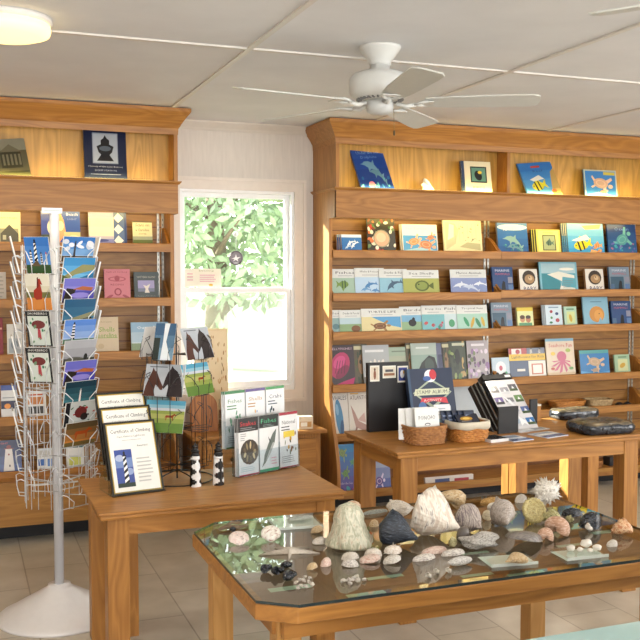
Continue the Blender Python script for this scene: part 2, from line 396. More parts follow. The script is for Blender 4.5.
    # lamp tubes hidden behind the fascia and in the upper compartment
    for i in range(len(ends)-1):
        a, b2 = ends[i]+.12, ends[i+1]-.12
        P('lamp_tube', MB().tube([(a, 5.45, 1.905), (b2, 5.45, 1.905)], .012, emit('#ffd878', 1.2), 8))
        P('lamp_tube', MB().tube([(a, 5.437, 2.024), (b2, 5.437, 2.024)], .006, emit('#ffd878', 1.2), 8))
    return root, off
def zl(px_, py_, Y=5.50): return at(px_, py_, Y).z
LZ = [zl(100, 242.7), zl(100, 298), zl(90, 352), zl(8, 417), zl(8, 472)]
RZ1 = [zl(400, 250.3), zl(400, 292.6), zl(400, 330.5), zl(400, 382), zl(400, 430), (zl(375, 489, 5.40), .1)]
RZ2 = [zl(560, 252), zl(560, 289.5), zl(560, 325), zl(560, 375), zl(570, 408), (zl(590, 470, 5.40), .1)]
bcl, _ = bookcase('bookcase', -1.29, 1.19, [-.05], [LZ, LZ], 'oak wall bookcase left of the window, behind the white card rack')
bcr, _ = bookcase('bookcase', 2.172, 5.90, [3.414, 4.655], [RZ1, RZ2, RZ2], 'long oak wall bookcase right of the window, full of sea life books')
# warm lamps of the tubes
def area(name, loc, sx, sy, power, col, rot=(0, 0, 0), spread=PI):
    l = bpy.data.lights.new(name, 'AREA'); l.shape = 'RECTANGLE'; l.size = sx; l.size_y = sy; l.energy = power; l.color = col; l.spread = spread
    o = bpy.data.objects.new(name, l); COL.objects.link(o); o.location = loc; o.rotation_euler = rot; return o
YEL = (1, .74, .22)
for a, b2 in ((-1.2, -.1), (.0, 1.12), (2.24, 3.37), (3.46, 4.6)):
    area('under_cabinet_lamp', ((a+b2)/2, 5.47, 1.885), b2-a, .03, 1.5, YEL, (math.radians(52), 0, 0))
    area('upper_shelf_lamp', ((a+b2)/2, 5.437, 2.036), b2-a, .015, 1.3, YEL, (math.radians(130), 0, 0))
# ------------------------------------------------------------------ books
PAGE = plain('#e8e2d2', .8)
def make_book(name, label, cat, w, h, th, cover, art, loc, lean, yaw, group=None, spine=None, pages=True, roll=0):
    """origin at the middle of the lower front edge; cover looks along -Y"""
    mb = MB(); cm = plain(cover, .3); sm = plain(spine or cover, .35); c = .0012
    if th < .005: mb.box(-w/2, w/2, 0, th, 0, h, cm)
    else:
        mb.box(-w/2, w/2, 0, c, 0, h, cm); mb.box(-w/2, w/2, th-c, th, 0, h, cm); mb.box(-w/2, -w/2+c, c, th-c, 0, h, sm)
    put_art(mb, w, h, art)
    o = mb.build(name, None, loc, (-math.radians(lean), math.radians(roll), math.radians(yaw))); tag(o, label, cat, group)
    if th >= .005: MB().box(-w/2+c+.0003, w/2-.002, c+.0002, th-c-.0002, .003, h-.003, PAGE).build('pages', o)
    return o
def shelf_book(label, box, zlip, art, cover='#e8e4da', th=.012, lean=9, yaw=0, Y=5.57, cat='book', name='book', group=None, spine=None, lift=-.017, copies=0, cl=None, roll=0):
    x0, x1, yt, yb = box; a, b = at(x0, (yt+yb)/2, Y+.02), at(x1, (yt+yb)/2, Y+.02)
    w = b.x-a.x; z0 = zlip+lift+.0005; tl = math.tan(math.radians(lean))
    zt = at((x0+x1)/2, yt, Y).z
    for _ in range(4): zt = at((x0+x1)/2, yt, Y+(zt-z0)*tl).z
    h = (zt-z0)/math.cos(math.radians(lean)); w = w/math.cos(math.radians(yaw))
    o = make_book(name, label, cat, w, h, th, cover, art, ((a.x+b.x)/2, Y, z0), lean, yaw, group, spine, roll=roll)
    for k in range(copies):
        make_book(name, (cl[k] if cl else label+', copy behind'), cat, w, h, th, cover, art[:3], ((a.x+b.x)/2-.006*(k+1), Y+(th+.0015)*(k+1)/math.cos(math.radians(lean)), z0), lean, yaw, group, spine)
    return o
def sea(*extra): return sky('#3f9fd0', '#0f4f9a', 5)+[e for x in extra for e in x]
UZ = Z_B1-.004
# upper compartment, left bookcase
shelf_book('grey photo book of an old building, leaning at the far left of the top shelf', (0, 31, 139, 174), UZ, [Rc(0, .0, 1, 1, '#5d5b46'), Rc(0, .7, 1, 1, '#8b8a76'), Rc(.12, .25, .8, .68, '#3b3a2c'), Pg('#6f6b55', (.1, .66), (.45, .86), (.84, .66))]+[Rc(.18+.13*i, .32, .25+.13*i, .6, '#77745e') for i in range(5)]+[Rc(.0, 0, 1, .16, '#3e4030')], '#5d5b46', lean=25, yaw=4, roll=-6, Y=5.435, lift=.001, th=.014)
shelf_book('navy blue book with a photo of a lighthouse lens, on the top left shelf', (84, 126.5, 129, 176), UZ, [Rc(0, 0, 1, 1, '#17203e'), Rc(.2, .33, .8, .92, '#8d97a8'), Rc(.22, .35, .78, .9, '#aab2bc'), Pg('#1a1c20', (.3, .38), (.7, .38), (.6, .5), (.66, .55), (.7, .66), (.6, .7), (.6, .78), (.54, .82), (.5, .88), (.46, .82), (.4, .78), (.4, .7), (.3, .66), (.34, .55), (.4, .5)), El(.5, .62, .14, .05, '#55606c'), Tx('History of the Lens Beacon', .5, .27, .8, .035, '#c8c8d0'), Tx('LIGHT STATION', .5, .2, .5, .03, '#9aa2c0'), Rc(.15, .12, .85, .13, '#7d86a8')], '#17203e', lean=9, Y=5.45, lift=.001, th=.02)
# row 1, left bookcase
shelf_book('cream book with an old black and white house photo, left end of the glowing shelf', (-2, 20.5, 212, 242), LZ[0], [Rc(0, 0, 1, 1, '#e6dfae'), Rc(0, .05, .9, .5, '#9a9878'), Pg('#4a4a3c', (.1, .1), (.1, .34), (.5, .62), (.9, .34), (.9, .1)), Tx('Keepers of the Lights', .45, .82, .8, .06, '#5a563a'), Rc(.2, .16, .35, .3, '#b0ae90')], '#e6dfae')
shelf_book('blue book with a white lighthouse, partly behind the white rack pole', (41, 60, 209, 242), LZ[0], [Rc(0, 0, 1, 1, '#3d4fa0'), Rc(0, .0, 1, .3, '#4d5a48'), El(.6, .5, .28, .22, '#e8e4c8'), *lighthouse(.72, .2, .9, .3, '#eeeadb', '#c8584a', 'none'), Rc(0, .86, 1, 1, '#cfd6e6')], '#3d4fa0', th=.014)
shelf_book('orange and blue lighthouse book right of the white rack pole', (57, 80, 210, 242), LZ[0], [Rc(0, 0, 1, 1, '#3c5aa8'), Pg('#f0a878', (0, 0), (.38, .35), (.3, .7), (.1, 1), (0, 1)), El(.15, .55, .14, .14, '#f6e0b8'), Tx('Beach', .66, .88, .5, .08, '#dfe6f6'), Tx('LIGHT', .66, .74, .4, .05, '#a8b6e0'), Rc(.3, 0, 1, .38, '#c9c890'), El(.72, .2, .25, .1, '#e6dfa8')], '#3c5aa8', Y=5.545, th=.014)
shelf_book('pale lavender seascape book, middle of the left glowing shelf', (88.5, 113.5, 211, 242), LZ[0], [Rc(0, 0, 1, 1, '#e9e3c6'), Rc(0, .82, 1, 1, '#a9a4c4'), Rc(0, .55, 1, .8, '#efe8c0'), Rc(0, 0, 1, .22, '#8388c0'), El(.5, .16, .3, .04, '#4d558f'), Rc(0, .2, 1, .28, '#c0bcc8')], '#d8d2cc', th=.02)
shelf_book('blue and white patterned book beside the lavender seascape book', (113.5, 126.5, 212, 242), LZ[0], [Rc(0, 0, 1, 1, '#5a6f98')]+[Pg('#f0efe4', (.35, .02+.33*i), (.75, .16+.33*i), (.35, .31+.33*i), (.02, .16+.33*i)) for i in range(3)]+[Rc(.82, 0, 1, 1, '#3c4a78')], '#5a6f98', th=.016)
shelf_book('small tan and green scenery book, right end of the left glowing shelf', (132.5, 152, 221.5, 242), LZ[0], [Rc(0, 0, 1, 1, '#d9d0a6'), Rc(0, 0, 1, .28, '#5f6b34'), Rc(0, .26, 1, .4, '#9aa08a'), Tx('Scars on', .5, .86, .7, .12, '#5b5438'), Tx('a Carolina', .5, .66, .7, .1, '#5b5438'), Tx('SHORE', .5, .5, .4, .06, '#7a7150'), Rc(0, .96, 1, 1, '#5a5840')], '#cfc79c')
# row 2
pk = shelf_book('pink spiral bound cook book on the second left shelf', (104, 130, 269, 299), LZ[1], [Rc(0, 0, 1, 1, '#cf7f88'), Tx('Seafood Cookery', .5, .9, .8, .06, '#8c3a48'), El(.5, .68, .34, .08, '#a8505c'), El(.5, .68, .29, .055, '#cf7f88'), El(.5, .7, .1, .09, '#a8505c'), Tx('RECIPES', .5, .5, .5, .05, '#8c3a48'), El(.52, .27, .14, .12, '#9b4350'), El(.52, .27, .09, .08, '#cf7f88'), El(.2, .12, .14, .04, '#a8505c', 20), El(.82, .12, .14, .04, '#a8505c', -20)], '#cf7f88', name='spiral_book')
sw = pk.data
mb = MB()
for i in range(20): mb.tube([(-.075+.004*math.cos(t), .006+.009*math.sin(t), .012+i*.0085) for t in [k*PI/3 for k in range(6)]], .0009, plain('#3a3438', .4), 4, True)
mb.build('spiral_binding', pk)
shelf_book('grey green book with a lavender marsh photo on the second left shelf', (134, 158.5, 272, 298), LZ[1], [Rc(0, 0, 1, 1, '#545d5e'), Tx('HATTERAS ISLAND', .5, .82, .75, .07, '#b8b4a8'), Rc(.15, .3, .82, .7, '#a59fc6'), Rc(.15, .3, .82, .42, '#7d8398'), Pg('#e6ddd0', (.42, .26), (.62, .26), (.56, .4), (.66, .58), (.5, .5), (.36, .54), (.46, .4)), Tx('Keeper of the Banks', .5, .14, .7, .05, '#9a9a90')], '#545d5e', th=.018)
shelf_book('closed grey book standing at the left edge of the second left shelf', (-6, 6, 272, 299), LZ[1], lines(.1, .9, .1, .9, 6, '#9a9186', 3), '#b9aea0')
# row 3
shelf_book('dark red book at the far left of the third left shelf', (-8, 3, 318, 352), LZ[2], [Rc(0, 0, 1, 1, '#8a2230'), Rc(.1, .7, .9, .75, '#d8a890')], '#8a2230')
shelf_book('white illustrated book at the left of the third left shelf', (7, 22, 324, 352), LZ[2], [Rc(0, 0, 1, 1, '#d8d6cf'), Rc(.1, .1, .9, .55, '#a8b0b4'), El(.5, .35, .25, .14, '#7e8a92')], '#d8d6cf')
shelf_book('tan book with green script letters right of the white card rack', (93, 118.5, 317, 352), LZ[2], [Rc(0, 0, 1, 1, '#cbb898'), Tx('Shells', .55, .66, .6, .13, '#6a9a2c'), Tx('Shoreline', .5, .5, .85, .13, '#6a9a2c'), Rc(.05, .42, .95, .435, '#7da24a'), Tx('a field guide', .5, .86, .5, .05, '#9a8a6c'), El(.3, .2, .12, .07, '#bfa884')], '#cbb898', th=.01)
shelf_book('pale blue book behind the black wire rack on the third left shelf', (131, 172, 322, 351), LZ[2], sky('#8fb0c8', '#c8d4d8', 3)+[Rc(0, 0, 1, .3, '#7a8f6a'), Tx('Outer Banks', .5, .82, .7, .1, '#eef2f4')], '#9fb8c8')
# row 4
shelf_book('white book with a sunset strip on the fourth left shelf', (1, 17, 385, 417), LZ[3], [Rc(0, 0, 1, 1, '#dfe0e0'), Rc(0, .84, 1, 1, '#3e55a0'), Rc(0, .28, 1, .52, '#23274a'), El(.4, .36, .2, .08, '#e8963a'), Rc(.1, .6, .9, .63, '#9aa0a8')], '#dfe0e0', th=.02)
shelf_book('white and orange booklet behind the lower wires of the card rack', (26, 46, 392, 417), LZ[3], [Rc(0, 0, 1, 1, '#e4e2dc'), Rc(.1, .5, .9, .8, '#c9803e'), Rc(.1, .12, .9, .42, '#3c3a38'), Rc(.1, .86, .9, .92, '#c05a30')], '#e4e2dc')
shelf_book('teal and brown booklet at the right of the fourth left shelf', (144, 170, 392, 417), LZ[3], [Rc(0, 0, 1, 1, '#5a7f80'), Rc(0, 0, 1, .4, '#7a5a38')], '#5a7f80')
mb = MB(); mb.box(-.045, .045, 0, .002, 0, .024, WHITE); put_art(mb, .09, .024, lines(.1, .9, .2, .8, 2, '#a09a90'), 0)
p = at(115.5, 388, 5.497); tag(mb.build('price_label', None, (p.x, 5.4978, LZ[3]-.031)), 'blank white price strip on the front of the left shelf above the certificates', 'label')
# row 5
shelf_book('dark blue book with a white lighthouse at night, lowest left shelf', (-5, 21.5, 440, 472.5), LZ[4], sky('#1c2450', '#39508c', 4)+lighthouse(.52, .04, .85, .42, '#e2ddd8', '#8a3a3a', 'none')+[El(.52, .55, .03, .03, '#8a2a2a'), El(.55, .2, .03, .04, '#3a3a4a'), Tx('LIGHT', .3, .9, .4, .05, '#c04a4a')], '#1c2450')
shelf_book('white booklet with blue photos behind the empty card pockets', (37, 60, 448, 472.5), LZ[4], [Rc(0, 0, 1, 1, '#dfe3e6'), Rc(.05, .2, .35, .5, '#3e6fc0'), Rc(.45, .15, .95, .5, '#5e8ad0'), Rc(.1, .6, .9, .9, '#c9c8c4')], '#dfe3e6')
shelf_book('green and yellow booklet behind the empty card pockets', (66, 84, 441, 472.5), LZ[4], [Rc(0, 0, 1, 1, '#dfe0dc'), Rc(0, .75, 1, 1, '#2a5a60'), Rc(.1, .1, .8, .4, '#c8cc5a'), Rc(.3, .8, .6, .95, '#c8b848')], '#dfe0dc')
# ---- right bookcase, upper compartments
shelf_book('blue dolphin book leaning in the upper left compartment of the right bookcase', (361, 394, 148, 187), UZ, sky('#2a4f9a', '#1a3a80', 4)+dolphin(.5, .5, .34, '#6f9ab0', -20)+dolphin(.62, .34, .26, '#5f8a9a', -20)+blobs(14, ['#3a78b0', '#2a6a9a', '#58a0b0'], .05, .05, .95, .3, .05, 4)+[El(.35, .14, .09, .07, '#d88a9a'), Tx('Under the Sea', .5, .88, .7, .07, '#8fb4d8'), Tx('Dolphins', .5, .76, .5, .08, '#6f9ad0')], '#223f8c', lean=25, yaw=4, roll=-6, Y=5.435, lift=.001, th=.014)
shelf_book('cream book with a bird picture and dark blue spine on the top right shelf', (461.5, 491, 161.5, 190), UZ, [Rc(0, 0, 1, 1, '#e3d8b4'), Rc(0, 0, .1, 1, '#2c3f5c'), Rc(.3, .34, .85, .84, '#1d2a30'), Rc(.34, .38, .81, .8, '#5d8a78'), El(.56, .56, .12, .16, '#14181c', 25), El(.62, .66, .07, .05, '#e0c040', 0), Tx('BIRDS', .56, .2, .4, .06, '#7a6a44')], '#e3d8b4', spine='#2c3f5c', Y=5.45, lift=.001, th=.02)
shelf_book('blue book with a striped angelfish leaning in the top right compartment', (527, 562, 163, 193), UZ, sky('#3a7ac0', '#5aa0d0', 4)+[Pg('#b89a5a', (.72, 0), (1, 0), (1, .8), (.88, .7))]+fish(.38, .3, .3, '#d8cc30', '#15181c', 10)+[Pg('#e8e6d8', (.2, .5), (.5, .62), (.62, .5), (.3, .44)), Rc(.35, .84, .62, .9, '#c04a3a'), Tx('Reef', .52, .74, .3, .07, '#3a5f98'), El(.8, .12, .08, .06, '#d86a3a')], '#3a6fb0', lean=25, yaw=4, roll=-6, Y=5.435, lift=.001, th=.014)
shelf_book('wide blue sea turtle book on the far right of the top shelf', (584, 616.5, 170, 195), UZ, [Rc(0, 0, 1, 1, '#b0b8a8'), Rc(.04, .05, .96, .95, '#3d7fc0'), Rc(.6, .82, .95, .93, '#c8b84a')]+turtle(.5, .52, .36, '#c8a488', '#dcb89c', -20)+turtle(.55, .2, .16, '#b89478', '#e0c0a8', 20)+[Pg('#8fb8e0', (.05, .1), (.4, .2), (.9, .08), (.9, .05), (.05, .05))], '#3d7fc0', Y=5.45, lift=.001, th=.01)
mb = MB(); pts = [(-.045, 0), (-.03, .03), (-.042, .052), (-.028, .062), (-.02, .09), (-.006, .086), (.012, .07), (.03, .04), (.052, .01), (.06, 0)]
mb.prism(pts, 0, .012, 'y', noisemat('angel_wing', [(.3, '#efe9da'), (.7, '#fbf8f0')], 40, .7, stretch=(1, 1, 6), bump=.5))
for i in range(5): mb.tube([(-.02+.004*i, -.0005, .085-.008*i), (-.03+.018*i, -.002, .002)], .0022, WHITE, 5)
p = at(428, 188, 5.46); tag(mb.build('angel_wing_shell', None, (p.x, 5.46, UZ+.0005), (-.12, 0, 0)), 'white fan shaped angel wing shell between two books on the top right shelf', 'shell')
# row 1
r = RZ1[0]; q = RZ2[0]
shelf_book('small blue and white dolphin book at the left end of the glowing right shelf', (341, 361, 234.5, 250), r, [Rc(0, 0, 1, 1, '#2f6fb8'), Rc(.0, .84, 1, 1, '#cfe0f0')]+dolphin(.45, .5, .28, '#d8e6f4', 40)+dolphin(.62, .42, .25, '#e8f0f8', 50)+dolphin(.3, .3, .18, '#bcd4ec', 30), '#9ab4cc', spine='#e6e6e0', th=.02, copies=2, cl=['second copy of the small blue and white dolphin book, behind the front one', 'rearmost copy of the small blue and white dolphin book'])
shelf_book('black book with colourful beads round a pearl photo on the glowing shelf', (367, 395, 219, 250), r, [Rc(0, 0, 1, 1, '#262420')]+blobs(46, ['#b02a2a', '#3a6a34', '#d8d4c4', '#7a2a1a', '#5a7a4a', '#c86a3a', '#dcdcd0'], .02, .02, .98, .98, .07, 11)+[El(.5, .42, .3, .26, '#8c8a74'), El(.5, .42, .26, .225, '#caa088'), El(.48, .45, .17, .14, '#e0b8a0')], '#262420', th=.008)
shelf_book('white and blue swimming turtles book on the glowing shelf', (402, 437, 224.5, 250), r, [Rc(0, 0, 1, 1, '#ecebe0'), Rc(.02, .05, .98, .62, '#4a9ad0'), Pg('#a8d4e8', (.02, .1), (.5, .2), (.98, .1), (.98, .05), (.02, .05))]+turtle(.32, .4, .24, '#c8905a', '#e4b890', 20)+turtle(.66, .3, .28, '#c08058', '#e0b088', -20)+turtle(.8, .55, .16, '#b87850', '#dca888', 30)+[Tx('Sea Turtles', .4, .86, .6, .08, '#b8c8cc')], '#e6e2c6', th=.016, copies=1, cl=['second copy of the white and blue turtles book, showing its cream edge'])
shelf_book('cream nautical chart book on the glowing shelf', (443.5, 481.5, 220.5, 250), r, [Rc(0, 0, 1, 1, '#ddd8ae'), Pg('#c4c49a', (.05, .1), (.3, .3), (.4, .7), (.3, .9), (.05, .95)), Pg('#e9e6cc', (.1, .4), (.26, .5), (.28, .85), (.16, .9)), *[Rc(.3+.11*i, .3+.05*(i % 3), .305+.11*i, .9, '#a9a67c') for i in range(6)], Pg('#b4b28a', (.4, .2), (.95, .1), (.95, .3), (.6, .34)), *blobs(14, ['#b0ae88', '#8f9070'], .35, .3, .95, .9, .03, 5)], '#c9c49c', spine='#efeee0', th=.014)
shelf_book('blue dolphin jigsaw book at the left of the right bay, glowing shelf', (497.5, 527.5, 223, 251), q, sky('#3a78b8', '#2a5a98', 4)+dolphin(.5, .4, .36, '#8ab0a8', -15)+dolphin(.55, .2, .28, '#6a94a0', -5)+[El(.5, .86, .5, .1, '#bcd8e8'), Tx('Jigsaw Book', .5, .8, .6, .11, '#f2f4f4'), *blobs(14, ['#2a7a90', '#5aa890', '#2a5a80'], .05, .02, .95, .3, .04, 3)], '#2f5f9c', spine='#7a7f90', th=.018)
shelf_book('yellow bordered book with a fish picture on the glowing shelf', (536, 560, 229.5, 252), q, [Rc(0, 0, 1, 1, '#ddd36a'), Rc(.08, .05, .92, .95, '#e8e08a'), Rc(.25, .16, .8, .78, '#55603a'), Rc(.29, .2, .76, .74, '#a8b48a')]+fish(.52, .46, .22, '#5a7a6a', '#20302c')+[Tx('FISHES', .5, .87, .4, .06, '#8a8040')], '#ddd36a', spine='#2d4a5e', th=.018, copies=2, cl=['second copy of the yellow bordered fish book, dark blue spine behind the front one', 'rearmost copy of the yellow bordered fish book, dark blue spine at its left'])
shelf_book('thick colourful angelfish book in the middle of the right glowing shelf', (567.5, 603.5, 223.5, 252.5), q, sky('#8ac8e8', '#3a9ad8', 5)+[Pg('#e8c080', (.4, .92), (.95, .98), (.9, .84), (.5, .8))]+fish(.36, .3, .34, '#e0d020', '#14181c', 15)+fish(.8, .3, .16, '#e8a868', '#b8582a', 0)+[Pg('#f4f4e8', (.1, .45), (.5, .64), (.62, .5), (.3, .42)), *blobs(12, ['#d8945a', '#5a8ad8', '#e0b070'], .6, .02, .98, .25, .06, 8)], '#e6e2c8', spine='#4a84b0', th=.012, copies=3, cl=['second copy of the angelfish book, edge showing behind the front one', 'third copy of the angelfish book, edge showing', 'rearmost copy of the angelfish book on the glowing shelf'])
shelf_book('deep blue night ocean book near the right end of the glowing shelf', (607.5, 636, 224.5, 253), q, sky('#1a3a78', '#2a6098', 4)+turtle(.5, .5, .34, '#4a8a98', '#6aa8a8', 30)+[Tx('Ocean', .5, .85, .5, .1, '#5f8ad0')]+blobs(26, ['#3aa0b0', '#6a5ab0', '#2a7ac0', '#b06a8a'], .02, .02, .98, .4, .04, 9), '#1a3a78', th=.014)
# row 2: colouring books
r = RZ1[1]
def cbook(label, box, r, col, pic, title, k, **kw):
    return shelf_book(label, box, r, [Rc(0, 0, 1, 1, '#dfe2de'), Rc(0, 0, 1, .66, col)]+pic+[Tx(title, .52, .86, .7, .09, '#4a4a52'), Rc(.25, .73, .78, .75, '#9a9ea6')], '#e6e6e2', th=.004, Y=5.575-.006*k, name='colouring_book', lean=9, **kw)
cbook('colouring book with a green striped fish, left end of the second right shelf', (331, 358, 269, 293), r, '#a8c4b0', fish(.45, .42, .3, '#7a9a4a', '#3a5a3a', 180), 'Fishes', 0)
cbook('colouring book with pale blue seabirds, second right shelf', (354.5, 384, 268, 293), r, '#bcd8ee', dolphin(.5, .35, .25, '#4a86c0', 30)+dolphin(.35, .2, .18, '#6aa0d0', 10)+dolphin(.7, .15, .18, '#5a90c8', 0), 'Whales & Porpoises', 1)
cbook('colouring book with one leaping grey dolphin, second right shelf', (379, 407, 269, 293), r, '#8fc0d4', dolphin(.5, .38, .32, '#3a5a78', 35), 'Sharks & Fish', 2)
cbook('yellow green colouring book with a round fish, second right shelf', (402.5, 438.5, 270, 293), r, '#aab05a', [El(.52, .36, .2, .22, '#5a6a2a'), Pg('#5a6a2a', (.68, .36), (.84, .5), (.84, .22)), El(.52, .36, .15, .16, '#8a9a48'), El(.43, .42, .02, .03, '#20241a')], 'Sea Shells', 3)
cbook('colouring book with violet dolphins at the right end of the second right shelf', (450, 486, 269.5, 293), r, '#8a9ac8', dolphin(.3, .35, .26, '#dfe6f0', 10)+dolphin(.55, .25, .26, '#c8d4e8', -10)+dolphin(.8, .4, .2, '#e6ecf4', 10), 'Marine Animals', 1)
def shellback(*e): return [x for y in e for x in y]
q = RZ2[1]
AN = [Rc(0, 0, 1, 1, '#2a4a7c'), Tx('MARINE', .5, .86, .7, .09, '#c8d0e0'), Tx('MAMMALS', .5, .72, .7, .09, '#b05a6a'), Rc(.75, .04, .97, .3, '#5a7aa8'), Rc(.75, .36, .97, .6, '#8a8a9a'), Pg('#101820', (.4, 0), (.44, .3), (.5, .45), (.6, .4), (.62, 0)), Rc(.03, .04, .22, .3, '#4a6a8a')]
AN2 = AN[:1]+[Rc(0, 0, 1, 1, '#7a8c9c'), Rc(.05, .0, .7, .6, '#3a5a70')]+AN[1:]
shelf_book('dark blue wildlife photo book at the left of the right bay, second shelf', (492, 512.5, 267, 289.5), q, AN, '#2a4a7c', th=.018)
BB = [Rc(0, 0, 1, 1, '#e6e0d4'), El(.52, .62, .36, .32, '#3a2c20'), El(.55, .56, .27, .2, '#a8845a'), El(.6, .6, .12, .1, '#d0b48a'), El(.56, .64, .03, .03, '#181410'), Tx('BABY', .55, .14, .7, .18, '#3a3060')]
shelf_book('white book with a brown baby animal, left of the big teal book', (519, 537, 269, 289.5), q, BB, '#d8cdb8', spine='#c89a6a', th=.02)
shelf_book('large teal picture book of a river bend on the second shelf', (539.5, 577, 262, 289), q, [Rc(0, 0, 1, 1, '#7fb8c8'), Rc(.05, .05, .95, .95, '#5aa4b4'), Rc(.05, .62, .95, .95, '#a8c8d0'), Pg('#3a8a96', (.05, .05), (.55, .05), (.52, .35), (.3, .52), (.18, .6), (.05, .6)), Pg('#e6e4d4', (.2, .58), (.5, .68), (.92, .55), (.92, .45), (.6, .5), (.55, .2), (.92, .12), (.92, .05), (.5, .05), (.58, .35)), El(.72, .76, .2, .05, '#f0ede0'), *lines(.6, .88, .12, .4, 4, '#6f8f94', 2)], '#7fb8c8', th=.012)
shelf_book('white book with a brown baby animal, right of the big teal book', (585, 603, 269, 289), q, BB, '#d8cdb8', spine='#c89a6a', th=.02)
shelf_book('grey blue wildlife photo book at the right end of the second shelf', (609, 629, 267, 289), q, AN2, '#51708c', th=.018)
# row 3
r = RZ1[2]
cbook('colouring book edge with a water picture, left end of the third right shelf', (329.5, 341, 310, 332), r, '#8fb0b0', [El(.5, .3, .3, .12, '#5a8088')], 'Sea', 0)
cbook('colouring book with a marsh and brown duck, third right shelf', (339, 362, 310, 332), r, '#8aa87c', [Rc(0, .4, 1, .66, '#b8d0d8'), El(.7, .2, .2, .14, '#7a5030')], 'Ducks & Ponds', 1)
cbook('wide colouring book with a brown sea turtle on sand, third right shelf', (361, 401, 308.5, 331.5), r, '#e0d4a0', [Pg('#5aa0d0', (.25, .66), (.98, .66), (.98, .2), (.7, .3))]+turtle(.45, .28, .26, '#7a5030', '#a88050'), 'TURTLE LIFE', 2)
cbook('colouring book with a black loon, third right shelf', (399.5, 424, 306.5, 331), r, '#8fb08a', [Rc(0, .4, 1, .66, '#7ab0d0'), El(.5, .36, .16, .14, '#181c20'), El(.55, .5, .06, .07, '#181c20')], 'Birds', 1)
cbook('colouring book with a red and teal reef, third right shelf', (421.5, 444, 305.5, 331), r, '#78b8c0', blobs(9, ['#c05050', '#3a8a70', '#b06a80'], .1, .05, .9, .35, .08, 12), 'Deep Sea', 2)
cbook('colouring book with one green fish, third right shelf', (442, 457, 305, 330.5), r, '#c8dce0', [El(.6, .3, .2, .15, '#4a9a6a')], 'Fish', 1)
cbook('wide colouring book with seahorses and weed, right end of the third right shelf', (456.5, 487, 305, 330), r, '#a8d0c0', [El(.3, .35, .06, .2, '#3a9a6a', 20), El(.5, .32, .05, .22, '#d0a83a', -15), El(.68, .3, .06, .2, '#3a8a60', 20), El(.84, .34, .05, .2, '#d0b040', 10)], 'Tropical Seas', 2)
q = RZ2[2]
shelf_book('grey and red wildlife photo book at the left of the right bay, third shelf', (491, 511.5, 302.5, 325.5), q, AN2, '#51708c', th=.018)
shelf_book('small yellow book with two faces on the third right shelf', (516.5, 532.5, 307.5, 325.5), q, [Rc(0, 0, 1, 1, '#dbe0a0'), Rc(0, .82, 1, 1, '#e0c840'), El(.32, .42, .16, .16, '#c89068'), El(.68, .4, .16, .16, '#b87a58'), El(.32, .52, .16, .1, '#5a3a20'), El(.68, .52, .16, .09, '#382418'), Rc(.1, .02, .9, .24, '#5a9a6a')], '#e0dca0', th=.016)
shelf_book('white book with small red and blue creatures on the third right shelf', (545, 561.5, 305, 325), q, [Rc(0, 0, 1, 1, '#cfe0ea'), El(.35, .7, .09, .07, '#a83a4a'), El(.68, .6, .1, .07, '#3a4a7a'), El(.35, .42, .07, .06, '#4a8a50'), El(.7, .3, .12, .09, '#b03a4a'), El(.3, .2, .1, .05, '#3a7a5a'), Rc(.2, .86, .8, .92, '#8aa4b8')], '#d6e2ea', th=.01, copies=2, cl=['second copy of the white creatures book, edge showing', 'rearmost copy of the white creatures book'])
shelf_book('pale green book with a yellow seahorse on the third right shelf', (563.5, 576, 306.5, 325), q, [Rc(0, 0, 1, 1, '#a8c8b0'), Rc(.2, .15, .85, .75, '#c8d490'), El(.5, .42, .12, .2, '#c8a83a', 20), Rc(.2, .83, .8, .9, '#5a8a6a')], '#a8c8b0', th=.012)
shelf_book('tall light blue book with a round orange manatee on the third right shelf', (583, 608, 297, 324.5), q, [Rc(0, 0, 1, 1, '#86b6cc'), El(.53, .4, .3, .28, '#c88a3a'), El(.6, .36, .18, .2, '#d89a48'), Pg('#86b6cc', (.55, .1), (.66, .3), (.75, .1)), Rc(.3, .82, .75, .85, '#5a88a0'), El(.62, .42, .02, .02, '#2a1a10')], '#86b6cc', th=.014)
shelf_book('navy wildlife photo book at the right end of the third shelf', (611, 630.5, 301, 323.5), q, AN, '#2a4a7c', th=.018)
# row 4 of the left bay: photo books
r = RZ1[3]
shelf_book('pink jellyfish photo book at the left end of the fourth right shelf', (329.5, 354.5, 345, 384.5), r, [Rc(0, 0, 1, 1, '#3a3038'), El(.42, .5, .42, .3, '#b83a6c', 25), El(.4, .58, .26, .14, '#d0508a', 20), El(.5, .34, .3, .12, '#8a2850', 25), Pg('#c02a70', (.1, 0), (.9, 0), (1, .2), (.5, .1)), *[Pg('#3a2430', (.2+.12*i, .3), (.22+.12*i, .3), (.35+.1*i, .62), (.33+.1*i, .62)) for i in range(4)], Tx('JELLYFISHES', .5, .9, .85, .07, '#d8b8c8')], '#3a3038', th=.006, Y=5.56)
OW = [Rc(0, 0, 1, 1, '#57503c')]+blobs(18, ['#7a6a4a', '#4a5a34', '#8a7a58', '#33402c'], .05, .05, .95, .8, .09, 6)+[El(.55, .5, .22, .24, '#8a6a48'), El(.5, .56, .08, .05, '#20180f'), Rc(.1, .86, .9, .95, '#c8c4a0')]
shelf_book('brown owl photo book, mostly behind its neighbour, fourth right shelf', (353, 368, 344, 384), r, OW, '#57503c', th=.006)
